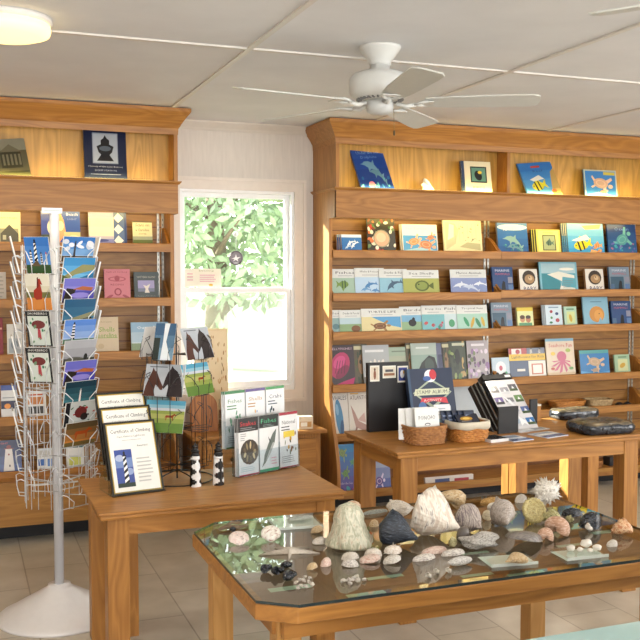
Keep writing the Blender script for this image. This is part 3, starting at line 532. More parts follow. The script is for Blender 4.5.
shelf_book('pale grey photo book with white petals on the fourth right shelf', (363, 389.5, 345, 384), r, [Rc(0, 0, 1, 1, '#aeb4b8'), Rc(.1, .82, .8, .88, '#dfe2e4'), *[El(.35+.12*i, .42+.03*(i % 2), .07, .2, '#e6e2da', 20-14*i) for i in range(4)], *[Pg('#5a5048', (.3+.12*i, .22), (.33+.12*i, .22), (.4+.1*i, .5)) for i in range(4)], Rc(0, 0, 1, .2, '#6f6a60')], '#aeb4b8', th=.006, Y=5.555)
shelf_book('pastel landscape booklet, low between taller photo books on the fourth right shelf', (389, 411, 347, 384), r, sky('#9fb4a0', '#c8b8a0', 4)+[Rc(0, .45, 1, .5, '#a08a78'), Rc(0, .2, 1, .44, '#b8c4b0'), Rc(.15, .86, .85, .9, '#7a8a7a')], '#b0b8a4', th=.004, Y=5.58)
shelf_book('green tinted owl photo book edge in the middle of the fourth right shelf', (406.5, 413, 343, 383), r, OW, '#5c5a3c', th=.006, Y=5.575)
shelf_book('pale green photo book with a dark seal on the fourth right shelf', (411.5, 437, 343, 383), r, [Rc(0, 0, 1, 1, '#8ea69c'), Rc(0, .7, 1, 1, '#a9b8b0'), Pg('#1f2624', (.2, .02), (.25, .3), (.4, .5), (.7, .68), (.92, .62), (1, .4), (1, .02)), El(.7, .42, .18, .2, '#3a4a44', 30), Rc(.2, .86, .7, .9, '#d4dcd8')], '#8ea69c', th=.006, Y=5.56)
shelf_book('violet grey photo book edge right of the seal book', (437, 444, 343, 382), r, [Rc(0, 0, 1, 1, '#5d6280'), Rc(.2, .3, .8, .7, '#3c4060')], '#5d6280', th=.006)
shelf_book('bird and reed photo book, right part of the fourth right shelf', (442, 450, 342, 382), r, OW, '#5c5a3c', th=.006)
shelf_book('dark green forest photo book on the fourth right shelf', (449, 468, 341, 382), r, [Rc(0, 0, 1, 1, '#3a4430')]+blobs(22, ['#5a7a3a', '#b89a5a', '#2a3424', '#8a9a58'], .05, .05, .95, .95, .1, 14)+[El(.45, .6, .14, .2, '#15180f'), Rc(.2, .88, .85, .95, '#c8ccb0')], '#3a4430', th=.006)
shelf_book('lilac wildflower photo book at the right end of the fourth right shelf', (467.5, 489, 340.5, 382), r, [Rc(0, 0, 1, 1, '#a8a0a4')]+blobs(34, ['#5a4a60', '#8a6a94', '#3a3a34', '#c0a8c8', '#6a7a50', '#d8ccd8'], .03, .03, .97, .75, .08, 21)+[Rc(.2, .86, .8, .92, '#e4e0e4')], '#a8a0a4', th=.006, Y=5.56)
q = RZ2[3]
shelf_book('small white book with a red flower at the left of the fourth shelf, right bay', (491.5, 509, 357.5, 376), q, [Rc(0, 0, 1, 1, '#b8ccd8'), El(.5, .5, .3, .32, '#dfe6ea'), El(.5, .5, .1, .12, '#c05060'), El(.25, .25, .08, .08, '#4a7ab0'), El(.78, .26, .08, .08, '#4aa070')], '#b8ccd8', th=.01)
shelf_book('lighthouse book with a yellow title band on the fourth shelf, right bay', (509, 545, 348, 376), q, [Rc(0, 0, 1, 1, '#3f4f6c'), Rc(0, .8, .5, 1, '#b0484a'), Rc(.08, .78, .35, .98, '#e2dcd6'), El(.25, .88, .06, .08, '#a8303a'), Rc(.5, .78, 1, 1, '#6a7080'), *lighthouse(.62, .74, 1, .08), *lighthouse(.85, .74, 1, .08), Rc(0, .58, 1, .8, '#e0b830'), Tx('Lighthouses for Kids', .52, .69, .9, .12, '#2c2818'), Rc(.52, .02, 1, .56, '#e6dfd2'), Rc(.6, .1, .92, .46, '#b86a4a'), Rc(.64, .14, .88, .42, '#efe9e0'), Rc(.2, .22, .42, .3, '#dcd8cc')], '#3f4f6c', th=.006)
shelf_book('pale book with a pink octopus and red title on the fourth shelf', (546.5, 574.5, 338.5, 375), q, [Rc(0, 0, 1, 1, '#d8c8b0'), Rc(0, 0, 1, .1, '#cdb48c'), Rc(0, .93, 1, 1, '#7ab0c8'), El(.24, .6, .08, .05, '#d8b43a'), El(.78, .68, .09, .05, '#9ab04a'), El(.54, .52, .17, .14, '#c0607c'), *[Pg('#c0607c', (.54, .42), (.5+.36*math.cos(a), .3+.24*math.sin(a)), (.54+.3*math.cos(a+.2), .32+.2*math.sin(a+.2)), (.6, .42)) for a in (.2, -.4, -1.1, -1.8, -2.4, -3.0, 2.7)], El(.2, .2, .07, .04, '#b8584a'), El(.85, .2, .08, .04, '#6a9a5a'), Tx('Seashore Fun', .52, .82, .82, .1, '#b8283c')], '#d8c8b0', spine='#b89a78', th=.01)
shelf_book('blue sea turtle picture book, fourth shelf of the right bay', (579.5, 608.5, 350, 374), q, [Rc(0, 0, 1, 1, '#2a78b4'), Rc(.0, .86, 1, 1, '#4a9a98')]+turtle(.5, .52, .34, '#b8a080', '#cfb090', -25)+turtle(.5, .18, .16, '#a89070', '#c8b090', 10)+[Pg('#5aa4d8', (0, 0), (1, 0), (1, .12), (.5, .06), (0, .16))], '#c8b078', spine='#a8946c', th=.02)
shelf_book('small pale green book with a yellow fish, right end of the fourth shelf', (614, 629, 354.5, 373), q, [Rc(0, 0, 1, 1, '#9ab898'), Rc(.2, .12, .85, .75, '#c8cc9a'), El(.5, .42, .2, .12, '#c8a03a', 25), Rc(.25, .83, .8, .9, '#6a8a6a')], '#9ab898', th=.014)
# row 5 left bay
r = RZ1[4]
shelf_book('white whales magazine at the left end of the fifth right shelf', (330, 348.5, 393, 432), r, [Rc(0, 0, 1, 1, '#dcdad4'), Tx('WHALES', .5, .88, .85, .1, '#1c2c48'), El(.5, .4, .2, .46, '#4a8ab8', 12), El(.62, .15, .1, .2, '#2a5a88', -8), El(.4, .6, .08, .14, '#86b8d8', 10)], '#dcdad4', th=.004, name='magazine', cat='magazine')
shelf_book('white magazine with a pale red dinosaur like sea creature on the fifth shelf', (349, 369.5, 392, 432), r, [Rc(0, 0, 1, 1, '#e0dcd4'), Tx('ATLANTIC', .5, .87, .82, .1, '#6a4a3a'), Rc(.1, .95, .5, .98, '#d8a830'), Pg('#b08a80', (.1, .7), (.3, .5), (.45, .3), (.8, .2), (.95, .05), (.7, .05), (.3, .15), (.2, .4)), Pg('#8a6a64', (.3, .15), (.22, .0), (.3, 0), (.4, .15)), Pg('#c8a8a0', (.4, .32), (.75, .5), (.8, .25))], '#e0dcd4', th=.004, name='magazine', cat='magazine')
shelf_book('large plain blue grey poster pad behind the stamp book', (452, 484, 381, 430), r, [Rc(0, 0, 1, 1, '#a9b2b8'), Rc(0, .96, 1, 1, '#c4a070')], '#a9b2b8', th=.004, name='poster_pad', cat='pad')
# bottom ledge
r = RZ1[5][0]
UW = sky('#2f7fb8', '#5a4a9a', 6)+turtle(.35, .82, .16, '#6a8a5a', '#8aa468', -20)+turtle(.42, .4, .15, '#5a8a50', '#7aa060', 10)+turtle(.68, .62, .1, '#4a8a70', '#6aa080', 0)+[Tx('Under the Sea', .4, .2, .5, .05, '#c8c0e0'), El(.85, .14, .1, .1, '#b08ac8'), El(.2, .06, .15, .06, '#3a3a80'), *blobs(12, ['#7a6ab8', '#4aa0b0', '#8a4a80'], .05, 0, .95, .15, .05, 2)]
shelf_book('large blue and violet undersea poster book on the bottom ledge', (333.5, 361.5, 444, 489), r, UW, '#3a62a4', Y=5.43, th=.004, name='poster_book', cat='book')
shelf_book('second undersea poster book on the bottom ledge, behind the table leg', (361.5, 390, 446, 488), r, sky('#b0c0cc', '#4a5aa0', 4)+turtle(.6, .2, .2, '#5a4a90', '#c8c0e0', 0), '#8a94b8', Y=5.43, th=.004, name='poster_book', cat='book')
shelf_book('low white and red picture booklet on the bottom ledge between the table legs', (424, 472, 476, 484), r-.012, [Rc(0, 0, 1, 1, '#d8d4d0'), Rc(.2, .1, .5, .7, '#4a5a8a'), Rc(.6, .2, .9, .6, '#a83a4a')], '#d8d4d0', Y=5.43, th=.02, lift=-.0005, lean=5)
# ------------------------------------------------------------------ tables
def table(name, label, cat, x0, x1, y0, y1, T, leg=.08, wide_back_left=0, inset=.04):
    root = empty(name, ((x0+x1)/2, (y0+y1)/2, 0), label, cat); off = (-(x0+x1)/2, -(y0+y1)/2, 0)
    mb = MB(); mb.box(x0, x1, y0, y1, T-.012, T, OX); bevel(mb.build('table_top', root, off), .004)
    mb = MB(); mb.box(x0+.008, x1-.008, y0+.008, y1-.008, T-.03, T-.0125, OX); bevel(mb.build('edge_moulding', root, off), .006)
    i = inset
    mb = MB()
    for a in ((x0+i, x1-i, y0+i, y0+i+.02), (x0+i, x1-i, y1-i-.02, y1-i)): mb.box(*a, T-.095, T-.0305, OX)
    for a in ((x0+i, x0+i+.02, y0+i+.02, y1-i-.02), (x1-i-.02, x1-i, y0+i+.02, y1-i-.02)): mb.box(*a, T-.095, T-.0305, OY)
    mb.build('apron', root, off)
    for ix, lx in enumerate((x0+i-.004, x1-i-leg+.004)):
        for iy, ly in enumerate((y0+i-.004, y1-i-leg+.004)):
            w = leg
            if ix == 0 and iy == 1 and wide_back_left: w = wide_back_left
            bevel(MB().box(lx, lx+w, ly, ly+leg, 0, T-.0305, OZ).build('leg', root, off), .002, 1)
    return root
T1Z, T2Z, GZ = .65, .75, .75
table('display_table', 'oak display table in front of the window, holding certificates, card rack and brochures', 'table', .443, 1.392, 3.34, 3.95, T1Z, .078, .19)
table('display_table', 'taller oak display table by the right bookcase, holding two baskets and the stamp book', 'table', 1.69, 2.995, 3.52, 4.10, T2Z, .08)
table('side_table', 'small oak table standing behind the taller display table, only its legs showing', 'table', 2.86, 3.43, 4.44, 4.61, .60, .074, inset=.012)
# glass topped table
def octo(x0, x1, y0, y1, c): return [(x0+c, y0), (x1-c, y0), (x1, y0+c*.75), (x1, y1-c), (x1-c, y1), (x0+c, y1), (x0, y1-c), (x0, y0+c*.75)]
GX0, GX1, GY0, GY1 = .618, 1.858, 1.968, 2.731
gt = empty('glass_table', ((GX0+GX1)/2, (GY0+GY1)/2, 0), 'low eight sided oak table with a glass top covered in sea shells', 'table'); off = (-(GX0+GX1)/2, -(GY0+GY1)/2, 0)
outer = octo(GX0, GX1, GY0, GY1, .083); inner = octo(GX0+.026, GX1-.026, GY0+.026, GY1-.026, .074)
mb = MB(); n = 8; z0, z1 = GZ-.044, GZ-.0075
vs = [(x, y, z) for z in (z0, z1) for (x, y) in outer+inner]
fs = []
for i in range(n):
    j = (i+1) % n
    fs += [(i, j, 16+j, 16+i), (8+j, 8+i, 24+i, 24+j), (16+i, 16+j, 24+j, 24+i), (i, 8+i, 8+j, j)]
mb.add(vs, fs, OX); bevel(mb.build('rim', gt, off), .002, 1)
gm = glassmat('#e6efe9', 1.5)
inn2 = octo(GX0+.004, GX1-.004, GY0+.004, GY1-.004, .083)
mb = MB(); mb.add([(x, y, GZ) for x, y in inn2], [list(range(8))], gm)
mb.add([(x, y, z) for z in (GZ-.007, GZ) for x, y in inn2], [(i, (i+1) % 8, 8+(i+1) % 8, 8+i) for i in range(8)], plain('#2f3a3c', .15))
mb.build('glass_top', gt, off)
MB().prism(octo(GX0+.0265, GX1-.0265, GY0+.0265, GY1-.0265, .074), GZ-.043, GZ-.028, 'z', plain('#8a6b55', .6)).build('shadow_box_bed', gt, off)
mb = MB()
for y in (GY0+.035, GY1-.055): mb.box(GX0+.06, GX1-.06, y, y+.02, GZ-.088, GZ-.0445, OX)
for x in (GX0+.045, GX1-.065): mb.box(x, x+.02, GY0+.075, GY1-.075, GZ-.088, GZ-.0445, OY)
mb.build('apron', gt, off)
for lx in (.672, 1.75):
    for ly in (2.03, 2.62): bevel(MB().box(lx, lx+.06, ly, ly+.06, 0, GZ-.0445, wood('z', '#c99a5c', '#a9783c')).build('leg', gt, off), .002, 1)
# ------------------------------------------------------------------ low cabinet and things under the window
LC = (1.27, 2.07, 5.36, 5.778, .52)
lc = empty('low_cabinet', (1.67, 5.57, 0), 'low oak cabinet standing under the window between the two bookcases', 'cabinet'); off = (-1.67, -5.57, 0)
bevel(MB().box(LC[0]-.02, LC[1]+.015, LC[2]-.04, LC[3], LC[4], LC[4]+.022, OX).build('cabinet_top', lc, off), .004)
MB().box(LC[0]+.02, LC[1]-.015, LC[2], LC[3], .06, LC[4]-.0005, wood('z')).build('body', lc, off)
MB().box(LC[0]+.03, LC[1]-.025, LC[2]+.03, LC[3], 0, .0595, plain('#15161a')).build('plinth', lc, off)
for i in range(2):
    a = LC[0]+.045+i*.365; dr = MB().box(a, a+.34, LC[2]-.018, LC[2]-.0005, .30, .49, OX).build('drawer', lc, off)
    MB().lathe([(.004, 0), (.006, .012), (.013, .02), (.008, .028)], plain('#5a4a34', .3, .8), 12).build('knob', dr, (a+.17, LC[2]-.018, .4), (PI/2, 0, 0))
    d = MB().box(a, a+.34, LC[2]-.018, LC[2]-.0005, .08, .285, OZ).build('door', lc, off)
CT = LC[4]+.0225
pc = at(308, 431, 5.42)
mb = MB(); mb.box(-.045, .045, -.03, .03, 0, .075, plain('#e8d9c0', .6)); put_art(mb, .09, .075, [Rc(.1, .15, .9, .6, '#c89a60'), Rc(.15, .2, .6, .55, '#f4efe4')], -.03)
tag(mb.build('card_box', None, (1.97, 5.41, CT), (0, 0, -.1)), 'small cream box with a tan label at the right end of the low window cabinet', 'box')
# arched wooden plaque and slatted crates
tray = wood('z', '#bd7a3a', '#8f5420')
pa, pb = at(184, 470, 5.50), at(211, 470, 5.50)
hw = (pb.x-pa.x)/2; ht = at(197, 394, 5.50).z-CT
pts = [(-hw, 0), (hw, 0), (hw, ht-hw)]+[(hw*math.cos(t), ht-hw+hw*math.sin(t)) for t in [k*PI/12 for k in range(1, 12)]]+[(-hw, ht-hw)]
arch = tag(MB().prism(pts, 0, .02, 'y', tray).build('arched_plaque', None, (1.365, 5.50, CT+.0005), (-.12, 0, 0)), 'round topped wooden plaque standing on the window cabinet behind the black wire rack', 'plaque')
for k, (lb, w, d, h, x, y, z) in enumerate([('lower slatted wooden crate under the window, right of the arched plaque', .24, .18, .12, 1.60, 5.50, CT), ('upper slatted wooden crate, stacked under the window behind the brochures', .20, .16, .11, 1.60, 5.50, CT+.1215)]):
    cr = empty('wooden_crate', (x, y, z), lb, 'crate')
    for sx in (-1, 1):
        for i in range(2): MB().box(sx*(w/2-.008)-.004, sx*(w/2-.008)+.004, -d/2, d/2, .004+i*h*.5, h*.5-.006+i*h*.5, OY).build('end_slat', cr)
    for sy in (-1, 1):
        for i in range(2): MB().box(-w/2, w/2, sy*(d/2+.004)-.004, sy*(d/2+.004)+.004, .004+i*h*.5, h*.5-.006+i*h*.5, tray).build('side_slat', cr)
    MB().box(-w/2+.004, w/2-.004, -d/2, d/2, 0, .004, OX).build('base', cr)
# chart poster against the glass and the little note taped to the window
a, b2 = at(203, 325, 5.735), at(228.5, 325, 5.735); zt = at(215, 329, 5.735).z; zb = CT+.001
mb = MB(); w = b2.x-a.x+.05; h = zt-zb; mb.box(-w/2, w/2, 0, .004, 0, h, plain('#d8c298', .7))
put_art(mb, w, h, [Rc(.03, .02, .97, .98, '#dcc8a0')]+blobs(60, ['#b8905a', '#8a6a48', '#c8a070', '#a07848'], .06, .05, .94, .95, .022, 31))
tag(mb.build('shell_chart', None, ((a.x+b2.x)/2-.025, 5.745, zb), (-.03, 0, 0)), 'tan chart dotted with small shells, leaning against the lower window pane', 'chart')
na, nb = at(184, 282, YB+.066), at(221, 282, YB+.066)
mb = MB(); w, h = nb.x-na.x, .115; mb.box(-w/2, w/2, 0, .0006, 0, h, plain('#efe9d8', .8))
put_art(mb, w, h, lines(.42, .95, .25, .7, 4, '#d890a8', 4)+lines(.08, .25, .3, .8, 3, '#d8a0a8', 5)+[El(.72, .1, .06, .07, '#e0b040'), Tx('Evening', .6, .88, .4, .1, '#9a9a58')])
tag(mb.build('paper_note', None, ((na.x+nb.x)/2, YB+.0640, 1.408)), 'cream paper note with pink print, taped low on the upper window pane', 'note')
# round suncatcher hanging on the pane by a suction cup
sc = at(236, 258, YB+.045); su = at(236, 234, YB+.055)
root = empty('suncatcher', tuple(sc), 'round dark rimmed suncatcher with a white bird, hanging in the upper window pane', 'suncatcher')
ringp = [(.042*math.cos(t), 0, .042*math.sin(t)) for t in [k*PI/12 for k in range(24)]]
MB().tube(ringp, .005, plain('#6a6468', .3, .5), 8, True).build('ring', root)
mb = MB(); mb.prism([(.04*math.cos(t), .04*math.sin(t)) for t in [k*PI/12 for k in range(24)]], -.001, .001, 'y', plain('#857f88', .3))
put_art(mb, .08, .08, [Pg('#f4f4f4', (.1, .45), (.4, .55), (.5, .8), (.58, .55), (.9, .6), (.62, .4), (.7, .2), (.48, .36), (.25, .22), (.38, .42)), El(.5, .1, .25, .04, '#d8d8dc')], -.001, -.04); mb.build('disc', root)
MB().tube([(0, 0, .046), (su.x-sc.x, su.y-sc.y-.003, su.z-sc.z-.01)], .0012, plain('#e8e8ea'), 5).build('cord', root)
MB().lathe([(.004, -.012), (.006, -.006), (.017, 0), (.018, .003)], plain('#f4f4f6', .2), 16).build('suction_cup', root, (su.x-sc.x, su.y-sc.y+.003, su.z-sc.z), (-PI/2, 0, 0))
# ------------------------------------------------------------------ ceiling fan, ceiling lamps
FW = plain('#d9dbd8', .35)
FC = (1.66, 3.635)
def fan(cx, cy, a0, label):
    root = empty('ceiling_fan', (cx, cy, ZC), label, 'fan', group=None)
    MB().lathe([(.0, 0), (.088, 0), (.088, -.006), (.085, -.012), (.05, -.06), (.046, -.066), (.046, -.076), (.0, -.076)], FW, 32).build('canopy', root)
    MB().lathe([(0, -.074), (.04, -.074), (.045, -.1), (.09, -.108), (.115, -.118), (.128, -.135), (.13, -.17), (.126, -.197), (.105, -.214), (.06, -.222), (0, -.222)], FW, 40).build('motor_housing', root)
    mb = MB()
    for k in range(30):
        t = 2*PI*k/30; mb.box(.075, .1, -.003, .003, -.222, -.216, plain('#77797a', .4), Matrix.Rotation(t, 4, 'Z'))
    mb.build('vent_ring', root)
    MB().lathe([(0, -.222), (.055, -.222), (.058, -.24), (.055, -.268), (.035, -.28), (0, -.284)], plain('#c3c6c5', .3), 32).build('switch_cup', root)
    mb = MB(); mb.tube([(.05, -.03, -.26), (.052, -.032, -.36)], .0012, plain('#8a7a50', .3, .8), 5); mb.lathe([(.001, -.37), (.005, -.365), (.005, -.352), (.001, -.345)], plain('#5a4a30'), 8, (.052, -.032, 0)); mb.build('pull_chain', root)
    for k in range(5):
        a = a0+k*2*PI/5
        br = MB(); br.tube([(.07, 0, .0), (.11, 0, -.012), (.15, 0, -.005)], .009, FW, 8)
        br.tube([(.14, 0, -.006), (.17, .03, -.003), (.2, .04, -.001)], .006, FW, 6); br.tube([(.14, 0, -.006), (.17, -.03, -.003), (.2, -.04, -.001)], .006, FW, 6); br.box(.185, .225, -.045, .045, -.004, 0, FW)
        bi = br.build('blade_iron', root, (0, 0, -.236), (0, 0, a))
        pts = [(.19, -.048), (.3, -.058), (.56, -.066), (.63, -.064), (.655, -.05), (.66, 0), (.655, .05), (.63, .064), (.56, .066), (.3, .058), (.19, .048)]
        bevel(MB().prism(pts, 0, .006, 'z', plain('#cfd1cc', .45)).build('blade', root, (0, 0, -.235), (math.radians(-11), 0, a)), .002, 1)
    return root
fan(FC[0], FC[1], math.radians(-27), 'white five bladed ceiling fan above the shell table, whole in view')
fan(2.02, 1.65, math.radians(125), 'second white ceiling fan at the top right corner, only blade tips in view')
def ceiling_light(x, y, label):
    root = empty('ceiling_light', (x, y, ZC), label, 'ceiling light')
    MB().lathe([(0, 0), (.165, 0), (.167, -.015), (.155, -.022), (0, -.022)], plain('#e8e6e2', .4), 40).build('pan', root)
    MB().lathe([(.150, -.018), (.158, -.024), (.161, -.04), (.156, -.058), (.12, -.07), (0, -.073)], emit('#ffdf98', 1.5), 40).build('diffuser', root)
    area('ceiling_lamp', (x, y, ZC-.08), .26, .26, 7, (1, .9, .74))
    return root
ceiling_light(.18, 3.72, 'round glowing flush ceiling light at the top left')
ceiling_light(3.62, 3.75, 'round flush ceiling light right of the fan, outside the frame')
ceiling_light(.17, .6, 'added round ceiling fill light behind the camera on the left')  # unseen fixture added as front fill
ceiling_light(3.62, .6, 'added round ceiling fill light behind the camera on the right')  # its added twin, filling from the right
# ------------------------------------------------------------------ display counter bottom right
teal = noisemat('counter_glass', [(.35, '#8fb0b0'), (.7, '#a9c6c4')], 4, .12)
cz = .92; e0 = atz(518, 640, cz); e1 = atz(640, 622, cz); cy = (e0.y+e1.y)/2
ct = empty('display_counter', (1.6, .9, 0), 'pale teal glass counter corner at the bottom right of the picture', 'counter')
MB().box(-.95, 1.2, -.45, cy-.9, cz-.012, cz, teal).build('counter_top', ct)
MB().box(-.93, 1.18, -.43, cy-.92, .1, cz-.0125, plain('#b9c7c6', .3)).build('case', ct)
MB().box(-.9, 1.15, -.4, cy-.95, 0, .0995, OX).build('plinth', ct)
# ------------------------------------------------------------------ card racks
WIRE = plain('#dfe2e6', .35)
BLK = plain('#1b1b1d', .4)
def pocket_mesh(w, h, dz, m, r, out=.03):
    """wire cradle for a card: bottom tray plus two bent front wires"""
    mb = MB()
    for s in (-1, 1):
        mb.tube([(s*w*.56, 0, h*.72), (s*w*.55, -out*.7, h*.86), (s*w*.5, -out*1.2, h*.8), (s*w*.27, -out*1.15, h*.36), (s*w*.27, -out*.9, 0), (s*w*.27, 0, -.004)], r, m, 5)
    mb.tube([(-w*.56, 0, h*.62), (-w*.56, 0, -.004), (w*.56, 0, -.004), (w*.56, 0, h*.62)], r, m, 5)
    return mb
def card_art(kind, seed=0):
    r = random.Random(seed)
    K = {
     'light_clouds': sky('#2f6fb8', '#8fb4d8', 4)+blobs(9, ['#dfe4ea', '#c4ccd6'], .05, .45, .95, .85, .12, 3)+[Rc(0, 0, 1, .22, '#5a4a34')]+lighthouse(.38, .15, .85, .07, '#3a3a40'),
     'shore': sky('#2f86c0', '#6ab0d8', 3)+[Pg('#8a8a5a', (0, .2), (.6, .72), (1, .7), (1, .5), (.4, .3), (0, 0)), Pg('#1f6a9a', (.2, 0), (1, .38), (1, 0)), Pg('#4a5a2c', (0, 0), (0, .3), (.3, .1))],
     'purple': sky('#6a6ac0', '#9a90d0', 3)+[Rc(0, 0, 1, .5, '#4a48a0'), Pg('#2a2420', (0, 0), (.1, .6), (.4, .55), (.3, .1)), Pg('#a8603a', (.3, .55), (.6, .68), (.95, .62), (.9, .48)), El(.55, .3, .3, .12, '#8a80c8')],
     'dunes': sky('#2f5a7c', '#3f708c', 3)+[Pg('#8a8a6a', (0, .1), (.5, .3), (1, .5), (1, .3), (.3, .05)), Pg('#2a2a20', (0, 0), (.9, .25), (1, 0)), Rc(.0, 0, .3, .1, '#1f2418')],
     'blue_light': sky('#5a86d0', '#a9c0e6', 4)+lighthouse(.3, .2, .92, .12, '#f0f0f2', '#20242c', 'band')+[Rc(0, 0, 1, .2, '#5a7a60')],
     'gray': sky('#b4b6bc', '#9a9aa0', 3)+[Rc(0, 0, 1, .25, '#4a4a44'), El(.7, .28, .06, .15, '#2a2a28'), El(.35, .2, .3, .1, '#5a5a50')],
     'teal_light': sky('#1f3a48', '#3f7a84', 4)+lighthouse(.5, .08, .7, .07, '#f4f4f0', '#c8c8c0', 'none')+[Rc(0, 0, 1, .14, '#101c20')],
     'dog': [Rc(0, 0, 1, 1, '#c4cac8'), Rc(0, 0, .14, 1, '#20242a'), El(.5, .55, .2, .25, '#6a2a2a'), El(.62, .35, .12, .16, '#2a2424')]+blobs(10, ['#5a7a60', '#3a3a40', '#a83a3a'], .2, .05, .95, .95, .05, 5),
     'sunset_horse': sky('#5a4a30', '#c8803a', 4)+horse(.5, .5, .4, '#a8481c')+[Rc(0, 0, 1, .18, '#6a5a30')],
     'stripe_lights': sky('#2f6cb8', '#5f98d8', 4)+lighthouse(.42, .2, .95, .15)+lighthouse(.22, .2, .66, .12, '#f0f0ee', '#20242a', 'band')+lighthouse(.65, .2, .6, .1, '#f0f0ee', '#20242a', 'diamond')+lighthouse(.85, .2, .6, .08, '#d8d8d6', '#c05040', 'none')+[Rc(0, 0, 1, .24, '#2a4a24'), Pg('#5a4a34', (.2, .2), (.45, .38), (.6, .2))],
     'red_horse': sky('#d8d4c4', '#c0b89a', 3)+[Rc(0, .1, 1, .5, '#6a6a3c'), Rc(0, 0, 1, .34, '#c8803c'), Pg('#9a2c1c', (.3, .35), (.32, .55), (.45, .62), (.5, .86), (.62, .88), (.7, .7), (.62, .72), (.66, .5), (.62, .3), (.4, .28)), Pg('#5a1810', (.5, .9), (.56, .92), (.54, .66), (.48, .6))],
     'book_band': [Rc(0, 0, 1, 1, '#26282a'), Tx('SHOREBIRDS', .5, .93, .8, .06, '#d8d8d4'), Rc(.08, .03, .92, .86, '#c8d0c8'), El(.5, .62, .28, .12, '#6a2a2c'), Pg('#a83a44', (.45, .5), (.55, .5), (.58, .2), (.42, .2))]+blobs(12, ['#3a7a5a', '#6a8a6a', '#c0c8c0', '#3a3a3a'], .12, .08, .88, .8, .05, 8),
     'pale': [Rc(0, 0, 1, 1, '#d4d6d8')]+blobs(10, ['#5a5a60', '#a86a50', '#7a8aa0', '#3a3a40', '#8a9a8a'], .1, .1, .9, .9, .07, seed),
     'red_pale': [Rc(0, 0, 1, 1, '#d8d0d0'), Rc(0, .85, 1, 1, '#8a2838'), Rc(0, 0, .2, 1, '#8a2838')]+blobs(6, ['#a04050', '#6a6a70'], .2, .1, .9, .8, .06, seed),
     'horses': [Rc(0, 0, 1, 1, '#a9b0b8')]+horseheads()+[Rc(.1, .9, .55, .93, '#5a6068')],
     'field_horse': sky('#4f9ab8', '#8ab8c8', 2, .72, 1)+[Rc(0, .66, 1, .76, '#c4c8d0'), Rc(0, 0, 1, .68, '#8a9a4a'), Rc(0, .44, 1, .58, '#a8aa60'), Rc(0, 0, 1, .3, '#5a7a34')]+horse(.62, .48, .2, '#8a3a1a'),
     'palm': sky('#4f88c0', '#9ac0d8', 3)+[Rc(0, 0, 1, .5, '#5a7a48'), Rc(.3, .0, .7, .4, '#8a9a70')]+blobs(10, ['#3a5a34', '#7a9a5a', '#c8d4d0'], .05, .05, .95, .6, .12, 4),
     'waterfall': sky('#3a5a7a', '#6a8aa0', 3)+[Pg('#d8e0e6', (.45, 1), (.7, 1), (.6, .5), (.9, 0), (.4, 0), (.45, .5)), Rc(0, 0, .3, .6, '#2a3430')],
    }
    return K[kind]
def make_card(label, w, h, loc, lean, yaw, kind, seed=0, name='postcard', cat='postcard', group=None, stack=.004, M=None):
    mb = MB(); mb.box(-w/2, w/2, 0, stack, 0, h, plain('#dcdcda', .5)); put_art(mb, w, h, card_art(kind, seed), gap=.00006, rough=.2)
    o = mb.build(name, None, loc, (-math.radians(lean), 0, math.radians(yaw))); return tag(o, label, cat, group)
RCX, RCY = .387, 4.2
wr = empty('card_rack', (RCX, RCY, 0), 'tall white wire card spinner on a cone base, left of the tables', 'card rack')
MB().lathe([(.262, 0), (.265, .006), (.258, .014), (.24, .022), (.06, .125), (.048, .133), (.048, .142), (.0, .142)], plain('#e6e4e4', .3), 56).build('base', wr)
MB().lathe([(0, .14), (.0205, .14), (.0205, 1.755), (0, 1.755)], plain('#d4d6dc', .3), 20).build('pole', wr)
mb = MB(); mb.box(-.042, .042, -.016, .016, 1.752, 1.775, plain('#d9dadc', .4)); put_art(mb, .084, .023, lines(.1, .9, .3, .7, 1, '#8a98a0', 2), -.016, 1.752); mb.build('cap', wr, (-.01, 0, 0))
colspec = [  # azimuth, card w, card h, pitch, list of cards from the top, tiers
 (31, .160, .104, .0865, ['light_clouds', 'shore', 'purple', 'dunes', 'blue_light', 'gray', 'purple', 'teal_light', 'dog', 'sunset_horse'], 15),
 (-29, .106, .152, .152, ['stripe_lights', 'red_horse', 'book_band', 'book_band'], 8),
 (-91, .12, .17, .105, ['pale']*8, 12), (93, .12, .17, .105, ['red_pale', 'pale', 'pale', 'pale'], 12),
 (151, .150, .102, .0865, [], 14), (-149, .106, .152, .125, [], 10)]
CL = {'light_clouds': 'lighthouse among white clouds', 'shore': 'green shoreline and blue water', 'purple': 'violet dusk over a rocky shore', 'dunes': 'dark dunes under a teal sky', 'blue_light': 'white lighthouse on blue sky', 'gray': 'grey foggy beach', 'teal_light': 'small white lighthouse at night', 'dog': 'red bird sketch', 'sunset_horse': 'orange horse at sunset', 'stripe_lights': 'four striped lighthouses', 'red_horse': 'chestnut horse standing', 'book_band': 'black banded bird pattern', 'pale': 'pale picture', 'red_pale': 'dark red edged picture'}
seen = {}
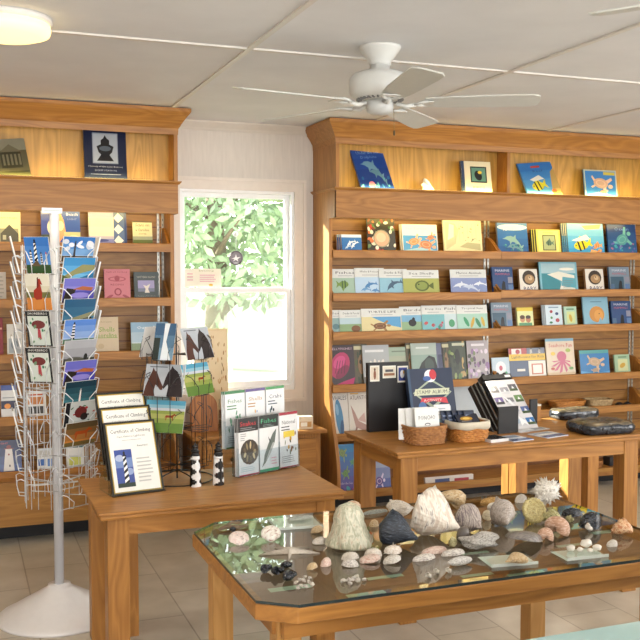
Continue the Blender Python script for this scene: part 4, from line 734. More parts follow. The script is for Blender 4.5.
for az, cw, chh, pitch, cards, tiers in colspec:
    a = math.radians(az); r0 = .135; zt = 1.635
    col = MB()
    zb_ = .50
    for s in (-1, 1):
        x = s*cw*.56; col.tube([(x, 0, zb_), (x, 0, zt-.02)], .0018, WIRE, 5)
        col.tube([(s*cw*.27, 0, zb_), (s*cw*.27, 0, zt-.06)], .0016, WIRE, 5)
    for z in (zb_+.1, zb_+.5, zt-.12): col.tube([(-cw*.56, 0, z), (0, r0-.02, z-.015), (cw*.56, 0, z)], .002, WIRE, 5)
    px_, py_ = r0*math.sin(a), -r0*math.cos(a)
    co = col.build('wire_column', wr, (px_, py_, 0), (0, 0, a))
    first = None
    for i in range(tiers):
        z = zt-.09-i*pitch-(.05 if chh > .12 else 0)
        if z < zb_: break
        if first is None: first = pocket_mesh(cw, min(chh, pitch*1.05)*.8, 0, WIRE, .0022).build('pocket', co, (0, 0, z))
        else:
            p2 = first.copy(); COL.objects.link(p2); p2.parent = co; p2.location = (0, 0, z)
        if i < len(cards):
            kd = cards[i]; lx, ly = 0, -.016
            wx = RCX+px_+lx*math.cos(a)-ly*math.sin(a); wy = RCY+py_+lx*math.sin(a)+ly*math.cos(a)
            side = {31: 'right front column', -29: 'left front column', -91: 'left side column', 93: 'right side column'}[az]
            ordn = ['top', 'second', 'third', 'fourth', 'fifth', 'sixth', 'seventh', 'eighth', 'ninth', 'tenth'][i]
            lb = '%s card, %s pocket of the white rack\'s %s' % (CL[kd], ordn, side)
            hh = chh*(.93 if az in (-91, 93) else 1)
            make_card(lb, cw, hh, (wx, wy, z+.0015), -13, az, kd, i+3, group='cards in the %s' % side, stack=.006)
# black wire rack on the table
bx_, by_ = .825, 3.80
bk = empty('card_rack', (bx_, by_, T1Z), 'black wire table card rack with horse cards, behind the lighthouse bottles', 'card rack')
ztop = at(177, 326, by_).z-T1Z
mb = MB(); mb.tube([(0, 0, .004), (0, 0, ztop)], .0035, BLK, 8); mb.lathe([(.006, -.006), (.006, .006), (0, .01)], BLK, 10, (0, 0, ztop)); mb.build('pole', bk)
mb = MB()
for k in range(4):
    t = k*PI/2+.5; c, s = math.cos(t), math.sin(t)
    mb.tube([(0, 0, .04), (c*.05, s*.05, .03), (c*.15, s*.15, .003), (c*.15-s*.02, s*.15+c*.02, .003)], .003, BLK, 6)
mb.tube([(.15*math.cos(t), .15*math.sin(t), .0035) for t in [k*PI/12 for k in range(24)]], .0025, BLK, 5, True); mb.build('base', bk)
bspec = [(38, ['horses', 'field_horse', None, None]), (-38, ['waterfall', 'horses', 'field_horse', None]), (-95, [None]*4), (95, [None]*4), (-150, ['palm', None, None, None]), (150, [None]*4)]
for az, cards in bspec:
    a = math.radians(az); r0 = .118
    px_, py_ = r0*math.sin(a), -r0*math.cos(a)
    col = MB(); zz = [ztop-.13-i*.145 for i in range(4)]
    for s in (-1, 1): col.tube([(s*.028, 0, .05), (s*.028, 0, zz[0]+.02)], .0016, BLK, 5)
    for z in (.06, zz[0]+.015, zz[2]): col.tube([(-.028, 0, z), (0, r0-.004, z), (.028, 0, z)], .0016, BLK, 5)
    co = col.build('wire_column', bk, (px_, py_, 0), (0, 0, a))
    for i, kd in enumerate(cards):
        z = zz[i]
        mb = MB()
        for s in (-1, 1):
            mb.tube([(s*.028, 0, z), (s*.03, -.022, z), (s*.034, -.024, z+.035), (s*.062, -.012, z+.075), (s*.078, .002, z+.085), (s*.06, .006, z+.095)], .0015, BLK, 5)
        mb.tube([(-.03, -.022, z), (.03, -.022, z)], .0015, BLK, 5); mb.build('pocket', co)
        if kd:
            ly = -.012
            wx = bx_+px_-ly*math.sin(a); wy = by_+py_+ly*math.cos(a)
            w, h = (.172, .13) if kd != 'waterfall' else (.09, .15)
            nm = {38: 'right', -38: 'left', -150: 'rear left'}[az]
            make_card('%s card, %s tier, %s side of black rack' % ({'horses': 'two dark horse heads on a grey', 'field_horse': 'brown horse grazing in a green field', 'waterfall': 'plastic sleeved waterfall', 'palm': 'green marsh and blue sky'}[kd], ['top', 'middle', 'bottom', 'lowest'][i], nm), w, h, (wx, wy, T1Z+z+.002), 17, az, kd, 2, stack=.003)
# ------------------------------------------------------------------ certificates in a stepped acrylic stand
CLR = glassmat('#f4f8fa', 1.0)
cs = atz(140, 494.5, T1Z); yaw = math.radians(10)
def rel(dx, dy, dz): return (cs.x+dx*math.cos(yaw)-dy*math.sin(yaw), cs.y+dx*math.sin(yaw)+dy*math.cos(yaw), T1Z+dz)
LEAN = 22
st = empty('acrylic_stand', rel(0, 0, 0), 'clear stepped acrylic stand holding three framed certificates', 'stand', rz=yaw)
mb = MB(); w = .214
for k in range(3):
    y, z = .005+k*.052, .003+k*.052
    mb.box(-w/2, w/2, y, y+.05, z-.003, z, CLR); mb.box(-w/2, w/2, y-.003, y, z-.003 if k == 0 else z-.052, z+.014, CLR)
for s in (-w/2, w/2-.003): mb.box(s, s+.003, .005, .157, 0, .003, CLR)
mb.box(-w/2, w/2, .157, .16, 0, .16, CLR)
mb.build('steps', st)
gold, blackf = plain('#b89a3e', .35, .3), plain('#20211f', .35)
nms = ['front framed certificate with a tall black and white lighthouse photo, lowest of three', 'middle framed certificate of climbing, half hidden by the front one', 'rear framed certificate of climbing, highest of the three']
for k in range(3):
    W, Hh = .207, .285
    root = empty('framed_certificate', rel(0, .008+k*.052, .0035+k*.052), nms[k], 'certificate', rot=(-math.radians(LEAN), 0, yaw))
    mb = MB(); f = .007
    for a in ((-W/2, W/2, 0, f), (-W/2, W/2, Hh-f, Hh)): mb.box(a[0], a[1], 0, .01, a[2], a[3], blackf)
    for a in ((-W/2, -W/2+f), (W/2-f, W/2)): mb.box(a[0], a[1], 0, .01, f, Hh-f, blackf)
    mb.build('frame', root)
    mb = MB(); mb.box(-W/2+f, W/2-f, .003, .008, f, Hh-f, plain('#e8e6df', .5))
    put_art(mb, W-2*f, Hh-2*f, [Rc(0, 0, 1, 1, '#b89a3e'), Rc(.025, .018, .975, .982, '#e6e5df'), Tx('Certificate of Climbing', .5, .88, .84, .07, '#2c2c34'), Tx('Cape Hatteras Lighthouse', .5, .805, .6, .035, '#5a5a60'), Rc(.3, .75, .7, .755, '#8a8a8c'), Rc(.1, .08, .46, .62, '#3c4f94'), Rc(.1, .36, .46, .5, '#6f86b8'), El(.2, .5, .09, .05, '#a8b4d0'), El(.38, .3, .08, .05, '#8fa0c8')]+lighthouse(.3, .1, .6, .1, '#efeeea', '#1c1e22', 'spiral')+[Rc(.1, .08, .46, .14, '#2c3a34')]+lines(.54, .9, .12, .5, 7, '#b9b9b6', 3)+[Tx('Awarded', .7, .66, .22, .03, '#77777a')], .003, f)
    mb.build('document', root)
# ------------------------------------------------------------------ lighthouse bottles
def bottle(px_, py_, label, phase, inv):
    p = atz(px_, py_, T1Z); root = empty('lighthouse_bottle', (p.x, p.y+.018, T1Z), label, 'figurine')
    n, rows = 24, 24; prof = lambda t: .0235-.0065*t
    hgt = .122; mb = MB(); wh, bk_ = plain('#e8e8e8', .25), plain('#121214', .25)
    vs = [(prof(j/rows)*math.cos(2*PI*i/n), prof(j/rows)*math.sin(2*PI*i/n), hgt*j/rows) for j in range(rows+1) for i in range(n)]
    for m in (wh, bk_):
        fs = []
        for j in range(rows):
            for i in range(n):
                u = (i+.5)/n*2+phase; v = (j+.5)/rows*3
                blk = (abs((u % 1)-.5)+abs((v % 1)-.5)) < .5
                blk = blk != inv
                if blk == (m is bk_): fs.append((j*n+i, j*n+(i+1) % n, (j+1)*n+(i+1) % n, (j+1)*n+i))
        mb.add(vs, fs, m, True)
    mb.add([(0, 0, 0)], [], wh); mb.build('tower', root)
    MB().lathe([(0, .1225), (.019, .1225), (.019, .126), (.0155, .128), (.0155, .138), (.018, .139), (.018, .142), (.011, .144), (.011, .158), (.013, .16), (.006, .167), (.003, .169), (.003, .173), (0, .174)], bk_, 20).build('lantern', root)
    MB().lathe([(.0174, .108), (.0186, .108), (.0182, .116), (.017, .116)], wh, 20).build('band', root)
bottle(196.5, 487, 'left black and white diamond patterned lighthouse bottle on the near table', .4, False)
bottle(219.5, 485.5, 'right black and white diamond patterned lighthouse bottle on the near table', .4, True)
# ------------------------------------------------------------------ brochure holder
bl = atz(239, 478.5, T1Z); yw = math.radians(24); BW = .345
bh = empty('brochure_holder', (bl.x, bl.y, T1Z), 'clear two tier acrylic holder with six brochures at the right of the near table', 'holder', rz=yw)
for k in range(2):
    mb = MB(); y, z = .012+k*.085, .002+k*.105
    mb.box(0, BW, y-.012, y+.03, z, z+.003, CLR); mb.box(0, BW, y-.015, y-.012, z, z+.10, CLR); mb.box(0, BW, y+.03, y+.033, 0, z+.21, CLR)
    for i in range(4): mb.box(i*BW/3-.0015, i*BW/3+.0015, y-.012, y+.03, z+.003, z+.12, CLR)
    mb.build('pocket_row', bh)
snake = [Rc(0, 0, 1, 1, '#e2e2e0'), Rc(0, .76, 1, 1, '#201c1c'), Tx('Snakes', .5, .9, .8, .08, '#c8303a'), *lines(.1, .9, .78, .84, 2, '#8a8a8a', 1), *lines(.1, .4, .6, .74, 4, '#8a8a8a', 2), El(.55, .4, .46, .22, '#3a3024')]+[El(.55+.26*math.cos(t), .4+.12*math.sin(t), .07, .04, c, math.degrees(t)) for t, c in zip([k*.7 for k in range(9)], ['#8a7a58', '#5a4a34', '#c8b48a']*3)]+[*lines(.1, .9, .06, .16, 3, '#a8c0c8', 3), Rc(0, 0, 1, .02, '#b03040')]
fishb = [Rc(0, 0, 1, 1, '#dde0e0'), Rc(0, .78, 1, 1, '#16201c'), Tx('Fishes', .5, .9, .8, .08, '#4aa878'), *lines(.2, .8, .79, .84, 2, '#7a8a84', 1), Pg('#5c6660', (.1, .08), (.3, .16), (.55, .3), (.8, .5), (.9, .74), (.7, .66), (.45, .48), (.25, .3), (.2, .18)), Pg('#a8aca8', (.3, .18), (.55, .3), (.78, .5), (.7, .5), (.5, .36)), Pg('#4a524c', (.62, .52), (.45, .62), (.55, .48)), *lines(.6, .95, .1, .25, 3, '#d8a8b0', 4), Rc(0, 0, 1, .05, '#3a9a70')]
def listb(t1, c, bar, cols, seed): return [Rc(0, 0, 1, 1, '#dfe0e0'), Rc(0, .95, 1, 1, bar), Tx(t1, .5, .82, .7, .07, c), *lines(.1, .6, .66, .76, 2, c, seed), *blobs(12, cols, .1, .25, .9, .62, .05, seed), *lines(.1, .8, .08, .22, 4, '#a0a0a0', seed), Rc(0, 0, 1, .02, bar)]
bro = [(0, 0, snake, 'brochure with red title and a coiled snake, front left pocket'), (0, 1, fishb, 'brochure with green title and one long silver fish, front middle pocket'), (0, 2, listb('National', '#3a3a3a', '#9a2838', ['#c89a30', '#5a6a40', '#3a3a3a', '#8a5a3a'], 5)+[Rc(.2, .55, .8, .66, '#e0c850')], 'white brochure with dark red band and small animals, front right pocket'),
       (1, 0, listb('Fishes', '#3a7a4a', '#3a7a4a', ['#5a8a6a', '#3a4a44', '#7aa890'], 6), 'white brochure with a green band, rear left pocket'), (1, 1, listb('Shells', '#a87a3a', '#5a4a84', ['#d8a858', '#7a9ac8', '#c8a080'], 7), 'white brochure with a violet band and shells, rear middle pocket'), (1, 2, listb('Crabs', '#3a4a5a', '#3a8a4a', ['#2a2a30', '#5a6a70', '#8a4a3a'], 8), 'white brochure with small dark birds, rear right pocket')]
for k, i, art, lb in bro:
    y, z = .012+k*.085, .0055+k*.105; w = .108
    for c in range(2 if i else 3):
        lx = (i+.5)*BW/3-.001*c; ly = y-.009+.006*c
        if c and i == 0: lx = (i+.5)*BW/3-.004*c
        loc = (bl.x+lx*math.cos(yw)-ly*math.sin(yw), bl.y+lx*math.sin(yw)+ly*math.cos(yw), T1Z+z)
        mb = MB(); mb.box(-w/2, w/2, 0, .0035, 0, .24, plain('#d8dadc', .4)); put_art(mb, w, .24, art if c == 0 else art[:2], rough=.25)
        tag(mb.build('brochure', None, loc, (-.03, 0, yw)), lb if c == 0 else '%s brochure copy in the %s' % ('second' if c == 1 else 'third', lb.split(', ')[-1]), 'brochure', 'brochures in the acrylic holder')
# ------------------------------------------------------------------ things on the taller table
def wicker(name, label, cat, x, y, z, w, d, h, flare, m, cloth=None, yaw=0, rings=9):
    root = empty(name, (x, y, z), label, cat, rz=yaw)
    mb = MB(); nseg = 72; cnt = 18
    def rr(t, k, dr):
        p = 4.0; c, s = math.cos(t), math.sin(t); q = (abs(c)**p+abs(s)**p)**(-1/p); f = 1+flare*k
        return ((w/2-.006)*f*c*q*(1+dr), (d/2-.006)*f*s*q*(1+dr))
    for j in range(rings):
        k = j/(rings-1); pts = []
        for i in range(nseg):
            t = 2*PI*i/nseg; a, b_ = rr(t, k, .035*math.cos(cnt*t+PI*j)); pts.append((a, b_, .006+k*(h-.012)))
        mb.tube(pts, h/rings*.62, m, 5, True)
    mb.build('weave', root)
    mb = MB()
    for i in range(cnt*2):
        t = 2*PI*(i)/(cnt*2); mb.tube([(*rr(t, 0, 0), .004), (*rr(t, 1, 0), h-.004)], .0022, m, 5)
    mb.prism([rr(2*PI*i/36, 0, 0) for i in range(36)], .001, .005, 'z', m); mb.build('stakes', root)
    mb = MB(); mb.tube([(*rr(2*PI*i/nseg, 1.02, .02), h) for i in range(nseg)], .0055, m, 6, True); mb.build('rim', root)
    if cloth:
        mb = MB(); n_ = 60; rowsp = [(.93, .02), (.95, h*.6), (1.0, h+.006), (1.07, h+.009), (1.10, h-.002), (1.10, h-.022)]
        vs = []; fs = []
        for j, (f_, zz) in enumerate(rowsp):
            for i in range(n_):
                t = 2*PI*i/n_; a, b_ = rr(t, 1, 0); wv = 1+.014*math.sin(9*t+j)*(j > 2); vs.append((a*f_*wv, b_*f_*wv, zz+(.003*math.sin(7*t) if j == 5 else 0)))
        for j in range(len(rowsp)-1):
            for i in range(n_): fs.append((j*n_+i, j*n_+(i+1) % n_, (j+1)*n_+(i+1) % n_, (j+1)*n_+i))
        mb.add(vs, fs, cloth, True); o = mb.build('cloth_liner', root)
        sd = o.modifiers.new('s', 'SOLIDIFY'); sd.thickness = .0015
    return root
wk = noisemat('wicker_tan', [(.3, '#8a5a30'), (.7, '#b8824c')], 60, .5, bump=.3)
wk2 = noisemat('wicker_honey', [(.3, '#a8682c'), (.7, '#d0924a')], 60, .45, bump=.3)
b1 = atz(424, 446.5, T2Z)
wicker('basket', 'small brown wicker basket of white poncho packets on the taller table', 'basket', b1.x*(1+.075/b1.y), b1.y+.075, T2Z, .17, .13, .078, .12, wk, yaw=.06)

b2_ = atz(467, 444, T2Z)
wicker('basket', 'honey coloured wicker basket with a cream cloth liner on the taller table', 'basket', b2_.x*(1+.085/b2_.y), b2_.y+.085, T2Z, .165, .14, .082, .10, wk2, plain('#cfc7b4', .9), .05)
tz = T2Z+.012
pon = [Rc(0, 0, 1, 1, '#dfe0de'), Tx('PONCHO', .5, .72, .7, .13, '#2c2c30'), El(.5, .5, .12, .05, '#3a3a40'), El(.5, .49, .09, .03, '#dfe0de'), *[Pg('#4a4a50', (.1+.1*i, .1), (.15+.1*i, .25+.05*(i % 3)), (.2+.1*i, .1)) for i in range(8)]]
for k, (dx, dy, yw_, lb) in enumerate([(.012, .0, .05, 'front white poncho packet with printed clouds in the brown basket'), (-.018, .028, -.05, 'middle white packet in the brown basket'), (-.052, .035, -.35, 'leftmost white packet, turned aside in the brown basket'), (-.01, .055, .05, 'rear white packet in the brown basket')]):
    mb = MB(); mb.box(-.06, .06, 0, .010, 0, .142-.006*k, plain('#dfe0dc', .4)); put_art(mb, .12, .136, pon if k in (0,) else pon[:1]+pon[2:3])
    bevel(tag(mb.build('poncho_packet', None, (b1.x*(1+.075/b1.y)+dx, b1.y+.05+dy, tz+.005), (-.2, 0, yw_)), lb, 'packet', 'poncho packets in the basket'), .003, 1)
for k in range(5):
    mb = MB(); mb.box(-.028, .028, 0, .003, 0, .10, plain('#1c2436', .3)); put_art(mb, .056, .10, [Rc(.08, .1, .92, .9, '#26324c'), *lines(.15, .85, .3, .85, 3, '#7a86a0', k), El(.5, .3, .2, .12, '#a88a3a')])
    tag(mb.build('patch_card', None, (b2_.x-.03+.026*k, b2_.y+.11-.006*k, T2Z+.035), (-.35, .05, .1)), ['leftmost', 'second', 'middle', 'fourth', 'rightmost'][k]+' dark blue packet in the cloth lined basket', 'packet', 'dark packets in the lined basket')
mb = MB(); mb.box(-.055, .055, 0, .004, 0, .055, plain('#14171f', .25)); put_art(mb, .11, .055, [Rc(.03, .06, .97, .94, '#1f2638'), El(.45, .5, .28, .22, '#b88a2a'), El(.45, .52, .16, .12, '#e0c068'), *lines(.2, .8, .12, .3, 1, '#8a8a90', 1)])
tag(mb.build('gold_badge_packet', None, (b2_.x+.055, b2_.y+.075, T2Z+.078), (-.9, 0, -.05)), 'dark packet with a gold badge lying on top in the cloth lined basket', 'packet')
mb = MB(); mb.box(-.04, .04, 0, .003, 0, .13, plain('#e0e2e4', .4)); put_art(mb, .08, .13, [Rc(.1, .2, .9, .5, '#8ab0c0'), *lines(.15, .85, .6, .9, 3, '#a8b0b8', 4)])
tag(mb.build('leaflet', None, (b2_.x-.035, b2_.y+.13, T2Z+.03), (-.3, 0, .0)), 'white leaflet standing at the back of the cloth lined basket', 'leaflet')
# black display board with three stamps
a, b2 = at(369, 425, 4.02), at(409, 425, 4.02); zt = at(389, 362, 4.04).z; w = b2.x-a.x; h = zt-T2Z
mb = MB(); mb.box(-w/2, w/2, 0, .03, 0, h, plain('#14151a', .5))
def stamp(mb, x0, x1, y0, y1, art):
    put_art(mb, (x1-x0)*w, (y1-y0)*h, [Rc(0, 0, 1, 1, '#dcd8cc')]+art, -.0005, y0*h, ((x0+x1)/2-.5)*w)
stamp(mb, .04, .27, .73, .96, [Rc(.1, .1, .9, .9, '#c8bca8'), El(.5, .42, .14, .3, '#7a4a34'), El(.5, .75, .1, .1, '#5a3a2c')])
stamp(mb, .35, .68, .77, .95, [Rc(.06, .1, .94, .9, '#cfc8b8'), Rc(.1, .2, .9, .4, '#8a5a3c'), Rc(.2, .5, .8, .7, '#4a4a50')])
stamp(mb, .72, .99, .70, .94, [Rc(.1, .1, .9, .9, '#2c3a80'), El(.45, .5, .2, .25, '#e0e0e4'), El(.62, .62, .1, .1, '#d8b050')])
tag(mb.build('display_board', None, ((a.x+b2.x)/2, 4.02, T2Z), (-.03, 0, 0)), 'upright black board with three stamps near its top edge, on the taller table', 'board')
# stamp album
a, b2 = at(411, 410, 3.93), at(456, 410, 3.93); zt = at(433, 369, 3.98).z; w = b2.x-a.x; h = (zt-T2Z)/math.cos(.3)
art = [Rc(0, 0, 1, 1, '#1c2c48'), Rc(0, 0, .06, 1, '#2e4a68'), Pg('#9aa894', (.08, .62), (.5, .84), (.94, .62), (.5, .36)), Pg('#22324c', (.12, .62), (.5, .8), (.9, .62), (.5, .42)), Pg('#c8ccb0', (.1, .58), (.14, .68), (.9, .68), (.86, .58)), Tx('STAMP ALBUM', .5, .63, .68, .055, '#20283c'), Pg('#c83a48', (.2, .44), (.26, .54), (.8, .54), (.84, .44), (.5, .49)), El(.5, .88, .13, .1, '#e4e4e8'), El(.56, .9, .08, .08, '#b8303c', 30), El(.42, .84, .09, .04, '#3a5a98'), Tx('ACTIVITY', .5, .5, .4, .035, '#f0e8e4'), Rc(.18, .08, .88, .4, '#a8b4c0'), Rc(.22, .12, .5, .36, '#5a8ab0'), Rc(.55, .12, .84, .36, '#c87a5a'), El(.36, .25, .08, .06, '#e0e4e8'), El(.26, .4, .09, .08, '#4a78b8'), Rc(.6, .2, .7, .34, '#e8e4d8')]
make_book('stamp_album', 'dark blue stamp album with a white diamond emblem, leaning upright on the taller table', 'book', w, h, .028, '#1c2c48', art, ((a.x+b2.x)/2, 3.90, T2Z+.001), 15, 0)
# open black case with photo cards

PY = math.radians(9)
pr = empty('display_case', (2.52, 3.80, T2Z), 'black folding display case holding a white sheet of small photographs', 'display case', rz=PY)
BM = plain('#101114', .45); LB = -math.radians(40)
for k in range(3): MB().box(-.125-.018*k, -.117-.018*k, .002, .03, .0, .285-.01*k, BM).build('page_holder', pr, (-.01*k, .045, 0), (LB, 0, .0))
MB().box(-.10, .10, .0045, .02, 0, .285, BM).build('back_panel', pr, (0, .04, 0), (LB, 0, 0))
mb = MB(); mb.box(-.10, .085, -.01, .03, .286, .312, BM)
for i in range(4): mb.lathe([(.01, 0), (.01, .01), (0, .01)], BM, 10, (-.08+.045*i, 0, .311))
mb.box(.04, .075, -.0105, -.01, .292, .305, plain('#e8e8e8')); mb.build('top_bar', pr, (0, .04, 0), (LB, 0, 0))
MB().box(-.195, -.085, -.03, -.018, .0, .125, BM).build('side_flap', pr, (0, 0, 0), (0, 0, -.1))
MB().box(.09, .135, .09, .10, 0, .13, BM).build('right_flap', pr)
sheet = [Rc(0, 0, 1, 1, '#d4d2d4')]
cols = ['#6a6a70', '#8a8a94', '#5a5a60', '#6a5a90', '#7a7a80', '#6a8a58', '#8a6a70', '#9aa0b0', '#5a6a98', '#84727c', '#a8b8c8', '#3f70a8']
for i, (cx_, cy_) in enumerate([(.17, .82), (.5, .78), (.82, .83), (.16, .58), (.5, .56), (.84, .6), (.15, .36), (.5, .36), (.86, .36), (.18, .12), (.52, .12), (.84, .13)]):
    sheet += [Rc(cx_-.14, cy_-.07, cx_+.14, cy_+.07, cols[i]), Rc(cx_-.14, cy_-.07, cx_+.14, cy_-.02, ['#3a3a40', '#c8c8cc', '#4a5a40'][i % 3]), Pg('#e6e6e8', (cx_-.05, cy_-.02), (cx_, cy_+.04), (cx_+.05, cy_-.02))]
sheet += [Pg('#e4e4e6', (.3, .68), (.42, .62), (.62, .44), (.5, .46)), Pg('#ececee', (.5, .26), (.56, .2), (.7, .14), (.72, .04), (.6, .1), (.48, .05))]
mb = MB(); mb.box(-.092, .092, 0, .003, 0, .28, plain('#d4d2d4', .25)); put_art(mb, .184, .28, sheet, rough=.15)
tag(mb.build('photo_sheet', None, (2.52-.04*math.sin(PY), 3.80+.036*math.cos(PY), T2Z+.003), (LB, 0, PY)), 'white sheet of twelve small photographs leaning on the black case', 'photo sheet')
# flat leaflets in front of the case
def flat(name, label, cat, px_, py_, w, d, th, yaw_, col, art, z=T2Z, **kw):
    p = atz(px_, py_, z); mb = MB(); mb.box(-w/2, w/2, 0, d, 0, th, plain(col, .3))
    M_ = MB(); put_art(M_, w, d, art, rough=.2)
    for v in range(len(M_.v)): x, y, zz = M_.v[v]; M_.v[v] = (x, zz, th-y)
    base = len(mb.v); mb.v += M_.v
    for f, mi_ in zip(M_.f, M_.m): mb.f.append([base+k for k in f]); mb.m.append(mb.mi(M_.mats[mi_])); mb.s.append(False)
    return tag(mb.build(name, None, (p.x, p.y, z), (0, 0, math.radians(yaw_))), label, cat, kw.get('group'))
flat('booklet', 'thick white booklet with a black cover at the front of the taller table', 'booklet', 500, 442, .10, .10, .014, 8, '#dcdcdc', [Rc(0, 0, 1, 1, '#17181c')])
flat('leaflet', 'left clear wrapped leaflet with blue print beside the thick booklet', 'leaflet', 524, 441, .12, .13, .004, 10, '#c8ccd4', [Rc(0, 0, 1, .35, '#3a5590'), Rc(0, .35, 1, .5, '#e8eaec'), Rc(.1, .55, .9, .9, '#a4b0c4')])
flat('leaflet', 'right clear wrapped leaflet with blue print near the dark folded bags', 'leaflet', 558, 437, .14, .12, .004, 14, '#c8ccd4', [Rc(0, 0, 1, .4, '#34508c'), Rc(.1, .4, .95, .6, '#eceef0'), Rc(.05, .65, .9, .95, '#b0b8c4')])
flat('leaflet', 'crumpled clear sleeve lying behind the two blue printed leaflets', 'leaflet', 535, 431, .2, .06, .003, 12, '#b8bcc0', [Rc(.05, .1, .5, .8, '#d8dadc'), Rc(.55, .2, .95, .9, '#9aa4b0')])
# plastic wrapped folded bags
bagm = noisemat('bag_cloth', [(.3, '#2a2824'), (.5, '#5a5040'), (.75, '#857457')], 18, .22, detail=6, bump=.5)
bags = noisemat('bag_plastic_side', [(.35, '#121418'), (.7, '#3a3f48')], 50, .12, bump=.8)
def bag(label, px_, py_, w, d, h, yaw_, z=T2Z, Y=None):
    p = atz(px_, py_, z); mb = MB(); n_ = 28; rowsp = [(.93, 0), (1, h*.18), (1.01, h*.55), (.97, h*.82), (.88, h*.97), (.6, h*1.03), (.25, h*1.05)]
    vs = []; fs = []; rng = random.Random(px_)
    for j, (f_, zz) in enumerate(rowsp):
        for i in range(n_):
            t = 2*PI*i/n_; c, s = math.cos(t), math.sin(t); q = (abs(c)**8+abs(s)**8)**(-.125)
            vs.append((w/2*c*q*f_+rng.uniform(-.002, .002), d/2*s*q*f_+rng.uniform(-.002, .002), max(0, zz+(rng.uniform(-.003, .003) if j else 0))))
    L_ = len(rowsp)
    for j in range(L_-1):
        for i in range(n_): fs.append((j*n_+i, j*n_+(i+1) % n_, (j+1)*n_+(i+1) % n_, (j+1)*n_+i))
    mb.add(vs, fs[:n_*3], bags, True); o_ = len(mb.v)-len(vs)
    for f in fs[n_*3:]+[list(range((L_-1)*n_, L_*n_))]: mb.f.append(list(f)); mb.m.append(mb.mi(bagm)); mb.s.append(True)
    mb.f.append(list(range(n_))[::-1]); mb.m.append(0); mb.s.append(False)
    return tag(mb.build('folded_bag', None, (p.x*(1+d/2/p.y), p.y+d/2, z), (0, 0, math.radians(yaw_))), label, 'bag')
bag('front plastic wrapped folded brown bag near the right end of the taller table', 600, 436, .275, .2, .055, -3)
bag('rear plastic wrapped folded brown bag, partly behind the front one', 574, 420, .25, .12, .05, 4)
p = atz(548, 424, T2Z); bevel(tag(MB().box(-.02, .02, 0, .03, 0, .075, OZ).box(-.0205, .0205, -.0005, .0305, .0755, .085, plain('#dcd6c8')).build('wooden_block', None, (p.x+.0, p.y+.09, T2Z+.0005)), 'small upright wooden block with a white top beside the rear folded bag', 'block'), .001, 1)
# baskets and bits on the fifth shelf of the right bay
SZ = RZ2[4]-.0175
def sloped_basket(px0, px1, pyt, label, m, yaw_):
    a, b = at(px0, pyt, 5.60), at(px1, pyt, 5.60); return wicker('basket', label, 'basket', (a.x+b.x)/2, 5.60, SZ, (b.x-a.x)*.82, .12, .052, .2, m, None, yaw_, 6)
sloped_basket(550, 584, 400, 'shallow tan wicker tray on the fifth shelf behind the folded bags', wk2, .1)
sloped_basket(586, 610, 402, 'shallow pale wicker tray on the fifth shelf, right of the tan one', noisemat('wicker_pale', [(.3, '#9a8058'), (.7, '#cdb48a')], 60, .5), -.1)
for k, (pp, lb) in enumerate([(619, 'left dark beaded bracelet coil on the fifth shelf'), (627, 'right dark beaded bracelet coil on the fifth shelf')]):
    p = at(pp, 405, 5.56); mb = MB(); mb.tube([(.022*math.cos(t), .022*math.sin(t), .012+.006*math.sin(2*t)) for t in [i*PI/10 for i in range(20)]], .009, plain('#1c1a1e', .3), 8, True)
    tag(mb.build('bracelet', None, (p.x, 5.56, SZ)), lb, 'bracelet', 'dark bracelets on the shelf')
SB = RZ2[5][0]-.0175
p = at(594, 466, 5.47); wicker('basket', 'brown wicker basket on the bottom ledge seen between the table legs', 'basket', p.x, 5.50, SB, .13, .12, .06, .1, wk, None, 0, 6)
p = at(611, 464, 5.47); bevel(tag(MB().box(-.04, .04, -.04, .04, 0, .08, plain('#1c2026', .3)).build('dark_box', None, (p.x+.02, 5.50, SB+.0005)), 'dark box beside the brown basket on the bottom ledge', 'box'), .008, 3)
